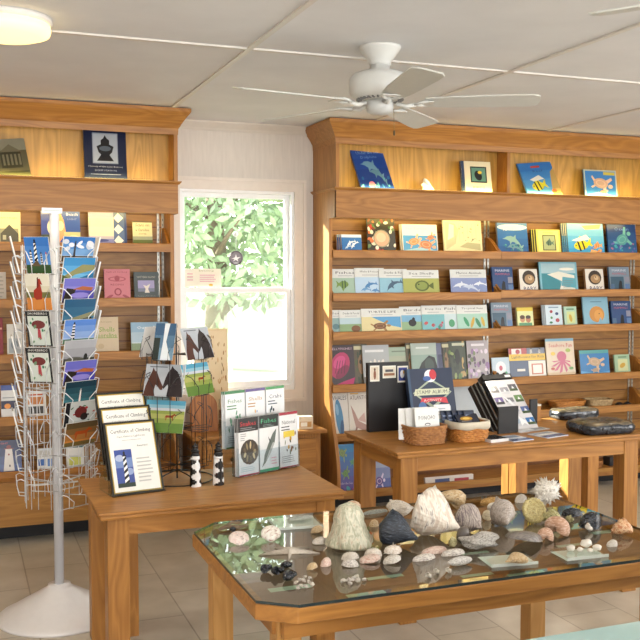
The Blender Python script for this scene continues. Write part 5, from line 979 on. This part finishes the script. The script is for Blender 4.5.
# ------------------------------------------------------------------ sea shells on the glass
def smat(name, a, b_, c=None, scale=10, stretch=(1, 1, 1), rough=.4, bump=.6, dist=.6):
    st = [(.4, a), (.56, b_)]+([(.68, c)] if c else [])
    return noisemat(name, st, scale, rough, stretch, 5, dist, bump, 'Generated')
def spiral(turns=4, per=.5, Rr=.42, rad=.5, A=.9, canal=1.6, knobs=9, knob=.25, open_=.0, rib=0):
    """coiled shell, apex up at z=0; returns verts, faces"""
    st = 26; N_ = int(turns*st); m_ = 18; k = -math.log(per)/(2*PI); T = turns*2*PI; vs = []; fs = []
    for i in range(N_+1):
        th = T*i/N_; s = math.exp(k*(th-T)); late = max(0, (th-(T-PI*.5))/(PI*.5))
        for j in range(m_):
            ps = 2*PI*j/m_; c, sn = math.cos(ps), math.sin(ps); r = rad*s
            kb = max(0, math.cos(ps-.7))**10*max(0, math.cos(knobs*th))**2
            r *= 1+knob*kb+rib*math.cos(7*ps)+open_*late*max(0, c)
            rr = Rr*s+r*c*(1 if c > 0 else .84); z = -A*s+r*sn*(canal if sn < 0 else .9)
            if sn < 0: rr *= 1-.55*(-sn)**2*(canal-1)/max(.01, canal)*1.2
            vs.append((max(.0005, rr)*math.cos(th), max(.0005, rr)*math.sin(th), z))
    for i in range(N_):
        for j in range(m_): fs.append((i*m_+j, (i+1)*m_+j, (i+1)*m_+(j+1) % m_, i*m_+(j+1) % m_))
    fs.append(list(range(m_))); 
    e = N_*m_; cx_ = sum(vs[e+j][0] for j in range(m_))/m_; cy_ = sum(vs[e+j][1] for j in range(m_))/m_; cz_ = sum(vs[e+j][2] for j in range(m_))/m_
    # hollow mouth: a smaller ring set back inside
    o = len(vs); th = T-.5
    for j in range(m_):
        x, y, z = vs[e+j]; vs.append(((cx_+(x-cx_)*.72)+.16*math.sin(T)*rad*1.0, (cy_+(y-cy_)*.72)-.30*math.cos(T)*rad, cz_+(z-cz_)*.72))
    for j in range(m_): fs.append((e+j, o+j, o+(j+1) % m_, e+(j+1) % m_))
    fs.append(list(range(o, o+m_))[::-1]); return vs, fs
def bivalve(rib=.03, nr=14, asp=.8, bulge=.35):
    vs = []; fs = []; n_, k_ = 36, 8
    for j in range(k_+1):
        ro = j/k_
        for i in range(n_):
            t = 2*PI*i/n_; x, y = ro*math.cos(t), ro*math.sin(t)*asp; a = math.atan2(x, y+asp)
            z = bulge*math.sqrt(max(0, 1-ro*ro))*(1-.25*(y/asp) if asp else 1)*(1+rib*math.cos(a*nr*2)); sc_ = 1+.4*rib*math.cos(a*nr*2)*ro
            if y < -asp*.6: x *= .8
            vs.append((x*sc_, y*sc_, z))
    for j in range(k_):
        for i in range(n_): fs.append((j*n_+i, j*n_+(i+1) % n_, (j+1)*n_+(i+1) % n_, (j+1)*n_+i))
    o = len(vs)
    for i in range(n_): x, y, z = vs[k_*n_+i]; vs.append((x, y, -.05))
    for i in range(n_): fs.append((k_*n_+i, k_*n_+(i+1) % n_, o+(i+1) % n_, o+i))
    fs.append(list(range(o, o+n_))[::-1]); return vs, fs
def pebble(asp=.7, h=.4, seed=0, rough_=.08):
    r = random.Random(seed); ph = [r.uniform(0, 6) for _ in range(6)]; vs = []; fs = []; n_, k_ = 20, 10
    for j in range(k_+1):
        la = -PI/2+PI*j/k_
        for i in range(n_):
            lo = 2*PI*i/n_; x, y, z = math.cos(la)*math.cos(lo), math.cos(la)*math.sin(lo), math.sin(la)
            d = 1+rough_*(math.sin(3*x+ph[0])*math.cos(3*y+ph[1])+math.sin(5*z+ph[2]+4*x))
            vs.append((x*d, y*asp*d, z*h*d))
    for j in range(k_):
        for i in range(n_): fs.append((j*n_+i, j*n_+(i+1) % n_, (j+1)*n_+(i+1) % n_, (j+1)*n_+i))
    return vs, fs
def spikes(vs, fs, n, L, r, seed, zmin=-9):
    """add cones along normals of a mesh, away from its middle"""
    rng = random.Random(seed); c = [sum(v[k] for v in vs)/len(vs) for k in range(3)]; out = list(vs); of = list(fs)
    for _ in range(n):
        v = Vector(rng.choice(vs)); d = (v-Vector(c)); 
        if d.length < 1e-4: continue
        d.normalize(); a = d.orthogonal().normalized(); b_ = d.cross(a); o = len(out); l = L*rng.uniform(.6, 1.2)
        for k in range(6):
            t = k*PI/3; out.append(tuple(v-d*r*.5+(a*math.cos(t)+b_*math.sin(t))*r))
        out.append(tuple(v+d*l)); of += [(o+k, o+(k+1) % 6, o+6) for k in range(6)]
    return out, of
def place(name, label, geo, rot, width, px_, py_, m, z=GZ, cat='shell', group=None, sq=(1, 1, 1), dy=0, rough_=0, seed=0, hgt=None, zoff=.0004):
    """rotate, scale to a real width, sit it on the plane z with its front foot at (px, py)"""
    vs, fs = geo; M_ = Matrix.Rotation(math.radians(rot[2]), 4, 'Z') @ Matrix.Rotation(math.radians(rot[1]), 4, 'Y') @ Matrix.Rotation(math.radians(rot[0]), 4, 'X')
    P_ = [M_ @ Vector((v[0]*sq[0], v[1]*sq[1], v[2]*sq[2])) for v in vs]
    x0, x1 = min(v.x for v in P_), max(v.x for v in P_); y0 = min(v.y for v in P_); z0, z1 = min(v.z for v in P_), max(v.z for v in P_)
    p = atz(px_, py_, z); dist = math.hypot(p.x, p.y); s = width*dist/F/(x1-x0); sz = s
    if hgt: sz = hgt*dist/F/(z1-z0)
    rng = random.Random(seed)
    P2 = [((v.x-(x0+x1)/2)*s+(rng.uniform(-1, 1)*rough_*s if rough_ else 0), (v.y-y0)*s, (v.z-z0)*sz) for v in P_]
    cy_ = max(v[1] for v in P2)/2; P2 = [(x, y-cy_, zz) for x, y, zz in P2]
    mb = MB(); mb.add(P2, fs, m, True); return tag(mb.build(name, None, (p.x*(1+(cy_*.8+dy)/p.y), p.y+cy_*.8+dy, z+zoff)), label, cat, group)
WH = smat('shell_white', '#c9beb0', '#ece6dc', '#8f8478', 6, (1, 1, 4)); GRN = smat('shell_green_white', '#a0a088', '#ccc8b2', '#b09a80', 4, (4, 4, 1))
NAVY = smat('shell_slate', '#20242c', '#343c48', '#59606c', 8, (1, 1, 5)); PINK = smat('shell_pink', '#c8a090', '#e4d4c8', '#a07060', 8)
GRY = smat('shell_grey_violet', '#8c8280', '#bcb4ac', '#6a5a58', 7, (6, 1, 1)); TAN = smat('shell_tan', '#b89668', '#d8c4a0', '#8a6a48', 9)
YEL_ = smat('shell_yellow', '#a0905a', '#cabb84', '#6a603c', 12); BLKM = smat('shell_black', '#0c0d10', '#23262c', '#4a4e58', 8, rough=.2)
ORG = smat('shell_orange', '#b8703c', '#e8c8a0', '#9a4a24', 8); ROUGH = smat('shell_crust', '#8f8a84', '#d0cbc4', '#5a5652', 16, bump=.9, rough=.8)
PNK2 = smat('shell_rose_brown', '#b08468', '#cfa890', '#e0d0c0', 5, (1, 1, 5)); SPK = smat('shell_speckled', '#e2ddd6', '#c0b6ac', '#8a8084', 9)
top_shell = []
def helmet():
    prof = [(.02, 1), (.22, .99), (.42, .95), (.52, .88), (.58, .76), (.64, .66), (.66, .56), (.74, .46), (.78, .36), (.86, .28), (.93, .16), (1, .06), (.96, 0), (.8, -.02)]
    n_ = 48; vs = []; fs = []
    for j, (r_, z_) in enumerate(prof):
        for i in range(n_):
            t = 2*PI*i/n_; rr = r_*(1+.10*math.cos(9*t+z_*9)*max(0, math.sin(z_*11))+.05*math.sin(3*t+2*z_)+.03*math.cos(2*t)); vs.append((rr*math.cos(t)-.12*z_, rr*math.sin(t)*.9, z_*1.5+.03*math.sin(t*2)))
    for j in range(len(prof)-1):
        for i in range(n_): fs.append((j*n_+i, j*n_+(i+1) % n_, (j+1)*n_+(i+1) % n_, (j+1)*n_+i))
    fs.append(list(range((len(prof)-1)*n_, len(prof)*n_))[::-1]); fs.append(list(range(n_))); return vs, fs
place('top_shell', 'large pale green and white knobbly cone shaped shell, left of the dark whelk', helmet(), (0, 0, 0), 51, 351, 553, GRN, hgt=47)
whelk = spiral(3.2, .42, .35, .48, .75, 2.2, 5, .7, rib=.02)
def lwhelk(knobs=8, kh=.35, step=.22, taper=.07, ridge=.03, spire=.28):
    prof = [(.0, .93), (.06, .91), (.12, .89), (.13, .87), (.21, .85), (.23, .82), (.34, .80), (.37, .76), (.50, .73), (.62, .64), (.64, .54), (.63, .42), (.58, .28), (.50, .12), (.40, -.04), (.28, -.2), (.18, -.34), (.12, -.46), (taper, -.58), (.03, -.62)]
    n_ = 72; vs = []; fs = []
    for j, (r_, z_) in enumerate(prof):
        for i in range(n_+1):
            t = 2*PI*i/n_; g = 1+step*(i/n_-.5)*(1 if z_ < .75 else .3); k = kh*max(0, math.cos(knobs*t/2))**8*math.exp(-((z_-.66)/.07)**2)
            rr = r_*(g+ridge*math.cos(26*t)*(z_ < .6))*(1+k); vs.append((rr*math.cos(t), rr*math.sin(t), z_*(1 if z_ < .7 else 1)+spire*0+k*.12))
    m_ = n_+1
    for j in range(len(prof)-1):
        for i in range(n_): fs.append((j*m_+i, (j+1)*m_+i, (j+1)*m_+i+1, j*m_+i+1))
        fs.append((j*m_+n_, (j+1)*m_+n_, (j+1)*m_, j*m_))
    return vs, fs
place('whelk_shell', 'large creamy white whelk with pointed knobs, biggest shell on the table', lwhelk(9, .22), (-74, -14, 30), 46, 431, 543, smat('whelk_cream', '#d0bfae', '#efe8dc', '#9a8c84', 3.2, (4, 1, 1.2)), hgt=50)
place('whelk_shell', 'dark slate grey whelk between the two largest shells', lwhelk(7, .15, ridge=.06), (-72, -24, 42), 39, 394, 549, NAVY, hgt=36)
place('snail_shell', 'round tan ridged shell at the back, right of the creamy whelk', spiral(3, .36, .4, .5, .5, 1.1, 8, 0, rib=.05), (-30, 10, 20), 31, 453, 512, TAN, hgt=21)
place('whelk_shell', 'grey violet striped whelk with its narrow end pointing forward, middle of the table', lwhelk(6, .08), (-80, 0, 8), 29, 471, 538, smat('whelk_striped', '#7a6e70', '#c4b8ac', '#5c5054', 3.5, (9, 1, 1)), hgt=30)
place('conch_shell', 'grey brown conch with a flared lip, right of the middle', lwhelk(6, .35, .3), (-76, 8, -14), 30, 507, 531, smat('conch_grey', '#8f857c', '#b9ada2', '#6a5a54', 6, (1, 5, 1)), hgt=31)
place('dark_wing', 'dark grey brown flat wing shaped piece lying in front of the grey conch', bivalve(.04, 9, .55, .25), (0, 12, 20), 48, 524, 549, smat('dark_wing_piece', '#5a524c', '#8a8078', '#3a3634', 5, (1, 6, 1)), hgt=16)  # dark flat flared shape, kind not known
def disc():
    prof = [(.0, .12), (.1, .16), (.16, .08), (.3, .06), (.42, .14), (.5, .06), (.62, .05), (.74, .18), (.86, .26), (.97, .16), (1, 0), (.95, -.16), (.8, -.26), (.4, -.3), (0, -.3)]
    n_ = 60; vs = []; fs = []
    for r_, z_ in prof:
        for i in range(n_):
            t = 2*PI*i/n_; k = 1+.035*math.cos(20*t)*(r_ > .6); vs.append((r_*k*math.cos(t), r_*k*math.sin(t), z_+.03*math.cos(20*t)*(r_ > .3)))
    for q_ in range(len(prof)-1):
        for i in range(n_): fs.append((q_*n_+i, (q_+1)*n_+i, (q_+1)*n_+(i+1) % n_, q_*n_+(i+1) % n_))
    return vs, fs
place('coiled_shell', 'yellow ridged disc shaped coiled shell standing on edge', disc(), (62, 0, -12), 25, 534, 525, YEL_, hgt=25)
vs_, fs_ = pebble(.85, .8, 3, .06); vs_, fs_ = spikes(vs_, fs_, 110, .38, .15, 4)
place('murex_shell', 'spiky white murex shell at the back right', (vs_, fs_), (0, 0, 10), 36, 546, 510, smat('murex_white', '#cfc8bc', '#e8e2d8', '#a0968a', 12, bump=.6), hgt=31)
vs_, fs_ = spiral(2.6, .45, .38, .5, .6, 1.3, 7, .4)
place('knobbed_shell', 'small yellow green knobbed shell under the coiled disc shell', (vs_, fs_), (-50, 30, 40), 19, 551, 526, smat('shell_moss', '#8a8450', '#c8c090', '#4a4830', 10), hgt=15)
place('knobbed_shell', 'tiny yellow green knobbed shell between the moon shells and the black shells', (vs_, fs_), (-40, 60, 0), 9, 570, 524, smat('shell_moss', '#8a8450', '#c8c090', '#4a4830', 10), hgt=8)
moon = spiral(3, .38, .38, .52, .35, 1.1, 6, 0)
place('moon_shell', 'left smooth rosy brown moon shell', moon, (-70, 20, 20), 18, 545, 543, PNK2, hgt=14)
place('moon_shell', 'right smooth rosy brown moon shell, taller than its neighbour', moon, (-75, 30, -20), 23, 558, 538, PNK2, hgt=19)
place('mussel_shell', 'black shell at the back, above the black and white one', bivalve(.01, 6, .6, .5), (0, 0, -20), 20, 572, 517, BLKM, hgt=8)
place('mussel_shell', 'large black shell with white pointed tips, left of the orange shell', bivalve(.01, 6, .7, .7), (10, 0, 10), 26, 590, 530, BLKM, hgt=16)
place('barnacle', 'white pointed barnacle tip leaning on the large black shell', spiral(2, .5, .2, .4, .9, .8, 6, 0), (0, 0, 0), 8, 589, 533, WH, hgt=9)
vs_, fs_ = spiral(3, .42, .36, .5, .7, 1.5, 7, .7)
place('crown_shell', 'small orange and white spiny crown shell at the right', (vs_, fs_), (-60, -40, 10), 21, 620, 537, ORG, hgt=16)
place('clam_shell', 'small white shell with a dark underside near the right edge', bivalve(.02, 8, .7, .4), (0, 0, 20), 13, 612, 547, WH, hgt=6)
oy = pebble(.55, .45, 4, .2)
place('oyster_cluster', 'rough grey crusted oyster lump in the middle front', oy, (0, 0, 5), 47, 481, 552, ROUGH, rough_=.07, seed=3, hgt=17)
place('sea_stone', 'smooth dark grey brown oval stone behind the oyster lump', pebble(.8, .9, 9, .04), (0, 10, 10), 15, 463, 546, plain('#5a524c', .35), hgt=18)
place('cone_shell', 'yellow green small conch just left of the oyster lump', spiral(3, .42, .3, .45, .9, 2, 7, .3), (-20, 150, 30), 11, 452, 549, smat('shell_olive', '#9a9468', '#c8c098', '#5a5438', 8), hgt=14)
place('clam_shell', 'brown orange shell behind, between the creamy whelk and the striped fan', bivalve(.02, 8, .8, .5), (20, 0, 0), 9, 451, 524, ORG, hgt=9)
place('clam_shell', 'cream shell between the striped fan and the grey conch', bivalve(.02, 8, .8, .6), (20, 0, 0), 10, 487, 521, smat('shell_cream', '#c8b898', '#e0d4b8'), hgt=10)
place('clam_shell', 'flat tan yellow shell at the back edge', bivalve(.02, 8, .35, .25), (0, 0, 0), 24, 491, 503, smat('shell_ochre', '#a87a38', '#d0a868'), hgt=5)
place('clam_shell', 'small white shell below the tan yellow one at the back edge', bivalve(.02, 8, .5, .3), (0, 0, 0), 13, 493, 508, WH, hgt=5)
place('clam_shell', 'white rounded shell left of the murex at the back', bivalve(.04, 10, .8, .5), (0, 0, 0), 13, 521, 503, WH, hgt=8)
place('whelk_shell', 'white whelk lying behind the dark slate whelk at the back', lwhelk(7, .3), (-80, 0, 110), 30, 404, 520, WH, hgt=17)
place('clam_shell', 'peach round shell peeking over the pale green cone shell', bivalve(.05, 10, .8, .7), (30, 0, 0), 17, 353, 513, smat('shell_peach', '#c8a080', '#e4ceb4'), hgt=11)
place('razor_shell', 'long grey razor shell lying at the back edge behind the dark whelk', bivalve(.0, 5, .16, .12), (0, 0, 8), 30, 375, 514, smat('shell_grey', '#8a8c84', '#b0b2a8'), hgt=4)
place('clam_shell', 'tan shell between the pale cone shell and the dark whelk', bivalve(.03, 8, .8, .4), (0, 0, 0), 10, 374, 527, TAN, hgt=7)
# small ones in front
S_ = [('clam_shell', 'white clam shell behind the mottled one, front of the pale cone shell', 18, 350, 561, WH, 8), ('clam_shell', 'mottled pink grey clam shell in front of the pale cone shell', 17, 350, 568, SPK, 8),
      ('clam_shell', 'white fluted clam at the left of the pink clam', 19, 373, 558, WH, 9), ('clam_shell', 'rosy pink clam shell left of the spiky white one', 23, 370, 564, PINK, 8), ('oyster_shell', 'grey white oyster shell under the spiky white one', 19, 392, 565, smat('shell_oyster', '#b8b0a4', '#e0dcd4', '#8a7a70', 9), 9),
      ('clam_shell', 'tan clam shell right of the crossed starfish', 11, 312, 571, TAN, 8), ('clam_shell', 'rose brown clam with a dark shadowed edge beside the tan clam', 12, 326, 567, PINK, 9),
      ('clam_shell', 'pale tan clam near the back, right of the glass tile', 13, 317, 534, TAN, 8), ('clam_shell', 'wide white clam left of the pale cone shell', 17, 320, 545, WH, 7)]
for nm, lb, w, px_, py_, m, hh in S_: place(nm, lb, bivalve(.04, 10, .75, .45), (0, R.uniform(-8, 8), R.uniform(-20, 20)), w, px_, py_, m, hgt=hh)
vs_, fs_ = bivalve(.06, 9, .8, .45); place('thorny_oyster', 'spiky white oyster shell with a pointed tip, right of the pink clam', spikes(vs_, fs_, 14, .25, .07, 2), (5, 0, 10), 22, 392, 556, smat('thorny_white', '#d8c8b8', '#ece4da'), hgt=12)
mus = bivalve(.01, 6, .42, .3)
for lb, w, px_, py_, a_, m in [('front long grey shell of the three near the creamy whelk foot', 27, 424, 561, 8, SPK), ('upper long pinkish grey shell of the three near the creamy whelk foot', 31, 434, 554, 10, PINK), ('right long mottled grey shell of the three near the creamy whelk foot', 27, 453, 556, 4, SPK)]:
    place('mussel_shell', lb, mus, (0, 0, a_), w, px_, py_, m, hgt=6)
place('olive_shell', 'white and dark striped olive shell in front of the oyster lump', pebble(.32, .3, 5, .02), (0, 0, 8), 30, 460, 567, smat('shell_stripes', '#e6e4e0', '#c8c2bc', '#3a3a40', 9, (1, 6, 1)), hgt=9)
# white shell with specks standing up, pink shell, driftwood, bead
place('clam_shell', 'white speckled half shell standing up at the left', bivalve(.0, 8, .85, .3), (50, 0, -15), 20, 271, 542, smat('shell_white_specks', '#ece8e0', '#e0d8cc', '#a87a70', 5), hgt=14)
place('clam_shell', 'flat pinkish half shell near the left corner', bivalve(.02, 8, .8, .3), (25, 0, -10), 21, 239, 545, smat('shell_pale_pink', '#d8c0b8', '#e8dcd4', '#a08880', 6), hgt=11)
mb = MB(); mb.tube([(-.045, 0, .006), (-.02, .01, .009), (.01, 0, .007), (.045, .012, .006)], [.004, .007, .006, .003], noisemat('driftwood', [(.3, '#5a4434'), (.7, '#9a8468')], 20, .7, bump=.5), 7)
mb.tube([(-.02, .01, .012), (.0, .03, .014), (.03, .045, .01)], [.004, .004, .002], noisemat('driftwood', [(.3, '#5a4434'), (.7, '#9a8468')], 20, .7), 6)
p = atz(234, 530, GZ); tag(mb.build('driftwood', None, (p.x, p.y, GZ)), 'small brown driftwood twig at the back left corner of the glass', 'driftwood')
place('bead', 'small round dark bead in front of the driftwood twig', pebble(1, 1, 2, 0), (0, 0, 0), 6, 233, 533, BLKM, hgt=6)
# crossed starfish
def star(arms, r_in=.085, seed=1):
    n_ = len(arms)*2; vs = [(0, 0, .11)]; fs = []; ring = []
    for k, (a, L_) in enumerate(arms):
        a2, _ = arms[(k+1) % len(arms)]; d = (a2-a) % 360; ring += [(a, L_), (a+d/2, r_in)]
    for a, L_ in ring: t = math.radians(a); vs.append((L_*math.cos(t), L_*math.sin(t), .015))
    for a, L_ in ring: t = math.radians(a); vs.append((L_*math.cos(t), L_*math.sin(t), 0))
    for a, L_ in ring: t = math.radians(a); vs.append((L_*.5*math.cos(t), L_*.5*math.sin(t), .07 if L_ > r_in else .05))
    m_ = len(ring)
    for k in range(m_):
        j = (k+1) % m_; fs += [(0, 1+2*m_+k, 1+2*m_+j), (1+2*m_+k, 1+k, 1+j, 1+2*m_+j), (1+k, 1+m_+k, 1+m_+j, 1+j)]
    fs.append([1+m_+k for k in range(m_)][::-1]); return vs, fs
place('starfish', 'thin armed pale grey brown starfish with crossed arms at the left', star([(22, .85), (110, .8), (172, 1), (248, .75), (338, .95)]), (0, 0, 0), 62, 288, 562, smat('starfish', '#cabdac', '#e2d8ca', '#a89888', 14, bump=.6), cat='starfish', dy=.02, hgt=7)
for k, (px_, py_, w, hh) in enumerate([(266, 574, 13, 9), (278, 577, 15, 10), (287, 571, 14, 9), (289, 583, 15, 11)]):
    place('black_nerite', ['leftmost black shell of the group of four, a little apart', 'middle black shell of the group of four', 'rear black shell of the group of four', 'front right black shell of the group of four'][k], spiral(2.5, .4, .36, .52, .3, 1, 6, 0), (-20, 30*k, 40*k), w, px_, py_, BLKM, group='black round shells', hgt=hh)
tiny = spiral(2.5, .45, .3, .42, .7, 1.2, 6, .3)
def cluster(pts, label, grp):
    for k, (px_, py_, w) in enumerate(pts):
        place('tiny_snail_shell', label, tiny, (R.uniform(-80, 80), R.uniform(-60, 60), R.uniform(0, 360)), w, px_, py_, SPK if k % 3 else WH, group=grp, hgt=w*.8)
cluster([(296, 585, 5), (300, 582, 5), (304, 583, 5), (301, 588, 5), (306, 589, 5), (309, 584, 5), (312, 587, 5), (298, 590, 4), (310, 580, 4), (305, 579, 4)], 'tiny white and black snail shell in the left heap near the front corner', 'tiny shells in the left heap')
cluster([(343, 584, 6), (348, 583, 6), (353, 582, 6), (358, 583, 6), (364, 582, 5), (350, 586, 5), (356, 579, 5)], 'tiny white snail shell in the row in front of the mottled clam', 'tiny shells in the front row')
for (px_, py_, lb) in [(428, 579, 'left tiny white snail shell of three at the front edge'), (436, 575, 'middle tiny white snail shell of three at the front edge'), (448, 574, 'right tiny tan snail shell of three at the front edge')]:
    place('tiny_snail_shell', lb, tiny, (40, 60, 20), 7, px_, py_, WH, hgt=6)
# glass tiles with things on them
def tile(label, px_, py_, w, d, yaw_):
    w *= .83; d *= .83
    p = atz(px_, py_, GZ); root = empty('glass_tile', (p.x, p.y, GZ+.0004), label, 'glass tile', rz=math.radians(yaw_))
    MB().box(-w/2, w/2, 0, d, 0, .008, glassmat('#f2f8f5', 1.3)).build('plate', root); MB().box(-w/2, w/2, -.0008, 0, 0, .0082, plain('#d0d8d0', .15)).build('edge', root)
    MB().box(-w/2, w/2, -.0001, d, -.0001, .0002, plain('#dfe6dc', .5)).build('backing', root); return p
tile('clear glass tile with a cone shell on it, near the front edge', 515, 566, .155, .11, -8)
place('cone_shell', 'tan ribbed cone shell on the left glass tile', lwhelk(1, 0, .1, ridge=.06), (0, 78, 6), 25, 515, 567, TAN, z=GZ+.009, hgt=11)
tile('clear glass tile with five white pebble shells on it, at the right', 588, 559, .15, .10, -4)
for k, (px_, py_, w, hh) in enumerate([(571, 552, 9, 6), (580, 553, 7, 5), (586, 549, 13, 8), (597, 552, 10, 6), (590, 553, 6, 4)]):
    place('pebble_shell', ['leftmost white pebble shell on the right glass tile', 'second white pebble shell on the right glass tile', 'largest white pebble shell, rear of the right glass tile', 'rightmost white pebble shell on the right glass tile', 'smallest white pebble shell, front of the right glass tile'][k], pebble(.8, .55, k), (0, 0, 0), w, px_, py_, plain('#e4ddd2', .35), z=GZ+.009, group='white pebble shells', hgt=hh)
tile('long glass tile with a flat grey shell at the back left', 300, 529, .17, .16, -6)
place('razor_shell', 'flat oval grey shell on the back left glass tile', bivalve(.0, 5, .3, .12), (0, 0, 5), 28, 300, 520, smat('shell_grey', '#8a8c84', '#b0b2a8'), z=GZ+.009, hgt=4)
# pale green name slips lying under the glass
for k, (px_, py_, w, d) in enumerate([(366, 594, .12, .022), (385, 577, .12, .022), (442, 588, .12, .022), (477, 575, .11, .022), (290, 588, .13, .03), (527, 574, .13, .03), (572, 545, .12, .02), (475, 553, .1, .02), (605, 532, .11, .03), (395, 541, .1, .03)]):
    w *= .83; d *= .83; mb = MB(); mb.box(-w/2, w/2, -d/2, d/2, 0, .0012, plain('#c8dcc2', .6)); p = atz(px_, py_, GZ-.027)
    tag(mb.build('name_slip', None, (p.x, p.y, GZ-.0275), (0, 0, 0)), 'pale green paper slip lying under the glass top', 'paper slip', 'green slips under the glass')
# ------------------------------------------------------------------ outside
struct(MB().box(-30, 40, YB+.1, 60, -.35, -.3, noisemat('sunny_ground', [(.3, '#66725c'), (.7, '#7c866e')], .6, .9)).build('ground'))
barkm = noisemat('bark', [(.3, '#5a4a3c'), (.7, '#8a7a68')], 8, .9, (1, 1, .2))
def leafm(a, b_): return noisemat('leaf_'+a[1:], [(.3, a), (.7, b_)], 3, .6)
def tree(x, y, h, cw, lf, label, seed, kind='pine'):
    r = random.Random(seed); root = empty('tree', (x, y, -.3), label, 'tree', group='trees outside the window')
    mb = MB(); mb.tube([(0, 0, 0), (.1, .05, h*.4), (-.05, 0, h*.95)], [.14, .11, .03], barkm, 8)
    for k in range(9):
        a = r.uniform(0, 2*PI); z = h*r.uniform(.25, .85); mb.tube([(0, 0, z), (math.cos(a)*cw*.4, math.sin(a)*cw*.4, z+.3), (math.cos(a)*cw*.75, math.sin(a)*cw*.75, z+.5)], [.04, .025, .01], barkm, 5)
    mb.build('trunk', root)
    mb = MB(); vs = []; fs = []
    for c_ in range(220):
        a = r.uniform(0, 2*PI); rr = cw*math.sqrt(r.random()); z = h*r.uniform(.34, 1.0); rr *= 1.05-.5*z/h; cx_, cy_ = rr*math.cos(a), rr*math.sin(a)
        for q_ in range(26):
            d = Vector((r.gauss(0, 1), r.gauss(0, 1), r.gauss(0, 1))).normalized(); p = Vector((cx_, cy_, z))+d*r.uniform(.05, .34)
            u = d.orthogonal().normalized(); w_ = d.cross(u); l = r.uniform(.10, .2); b2_ = .035; o = len(vs); rot_ = r.uniform(0, 6); s_ = u*math.cos(rot_)+w_*math.sin(rot_)
            vs += [p-s_*b2_, p+d*l*.5, p+s_*b2_, p-d*l*.5]; fs.append((o, o+1, o+2, o+3))
    mb.add(vs, fs, lf); mb.build('foliage', root)
L1, L2, L3 = leafm('#7f9a74', '#b0c4a0'), leafm('#8a9c78', '#bccaa4'), leafm('#6c8c6c', '#98b490')
tree(2.5, 9.8, 4.6, 1.25, L1, 'bright green tree seen in the middle of the window', 1)
tree(5.0, 11.6, 5.0, 1.4, L3, 'darker green tree toward the right side of the window', 2)
tree(2.0, 13.2, 5.5, 1.6, L2, 'pale yellow green tree at the left side of the window', 3)
tree(6.4, 16.5, 6.5, 2.0, L2, 'far pale tree behind the darker green one', 4)
tree(3.0, 19.0, 7.5, 2.4, L1, 'far bright tree behind the middle one', 5)
# pale deck rail outside
dr = empty('deck_railing', (2.6, 8.2, -.3), 'white horizontal deck railing outside the lower window pane', 'railing')
for x in (-1.6, -.4, .8, 2.0): MB().box(x, x+.09, 0, .09, 0, 1.0, plain('#efefec', .5)).build('post', dr)
for z in (.3, .55, .8, .97): MB().box(-1.7, 2.2, -.02, 0, z, z+.07, plain('#efefec', .5)).build('rail', dr)
# ------------------------------------------------------------------ light
W = bpy.data.worlds.new('sky'); S.world = W; W.use_nodes = True; N, L = W.node_tree.nodes, W.node_tree.links
bg = N['Background']; sk = N.new('ShaderNodeTexSky'); sk.sky_type = 'NISHITA'; sk.sun_disc = False; sk.sun_elevation = math.radians(38); sk.sun_rotation = math.radians(-30); sk.dust_density = 3
mxw = N.new('ShaderNodeMix'); mxw.data_type = 'RGBA'; mxw.inputs['Factor'].default_value = .6; mxw.inputs['B'].default_value = (1, 1, 1, 1)
scl = N.new('ShaderNodeVectorMath'); scl.operation = 'SCALE'; scl.inputs['Scale'].default_value = .12
L.new(sk.outputs[0], scl.inputs[0]); L.new(scl.outputs[0], mxw.inputs['A']); L.new(mxw.outputs['Result'], bg.inputs['Color']); bg.inputs['Strength'].default_value = 4.5
def sun(d, e, ang=.6):
    l = bpy.data.lights.new('sun', 'SUN'); l.energy = e; l.angle = math.radians(ang); l.color = (1, .95, .85)
    o = bpy.data.objects.new('sun', l); COL.objects.link(o); o.rotation_euler = Vector(d).to_track_quat('-Z', 'Y').to_euler(); return o
sun((.80, -1, -.62), 25)
# fill lamps added outside the made-up openings to brighten the room
area('rear_fill_light', (-.2, YF-.12, 1.4), 1.4, 1.2, 75, (1, .98, .96), (PI/2, 0, 0))
area('rear_fill_light', (2.05, YF-.12, 1.4), 2.1, 1.2, 115, (1, .98, .96), (PI/2, 0, 0))
area('side_fill_light', (XR+.12, -1.3, 1.4), 1.8, 1.2, 55, (1, .98, .96), (PI/2, 0, PI/2))  # added side fill, no window known on this wall
area('side_fill_light', (XR+.12, 1.6, 1.4), 2.0, 1.2, 50, (1, .98, .96), (PI/2, 0, PI/2))
S.view_settings.view_transform = 'Standard'; S.view_settings.look = 'None'; S.view_settings.gamma = 1; S.view_settings.exposure = .28
S.view_settings.use_curve_mapping = False
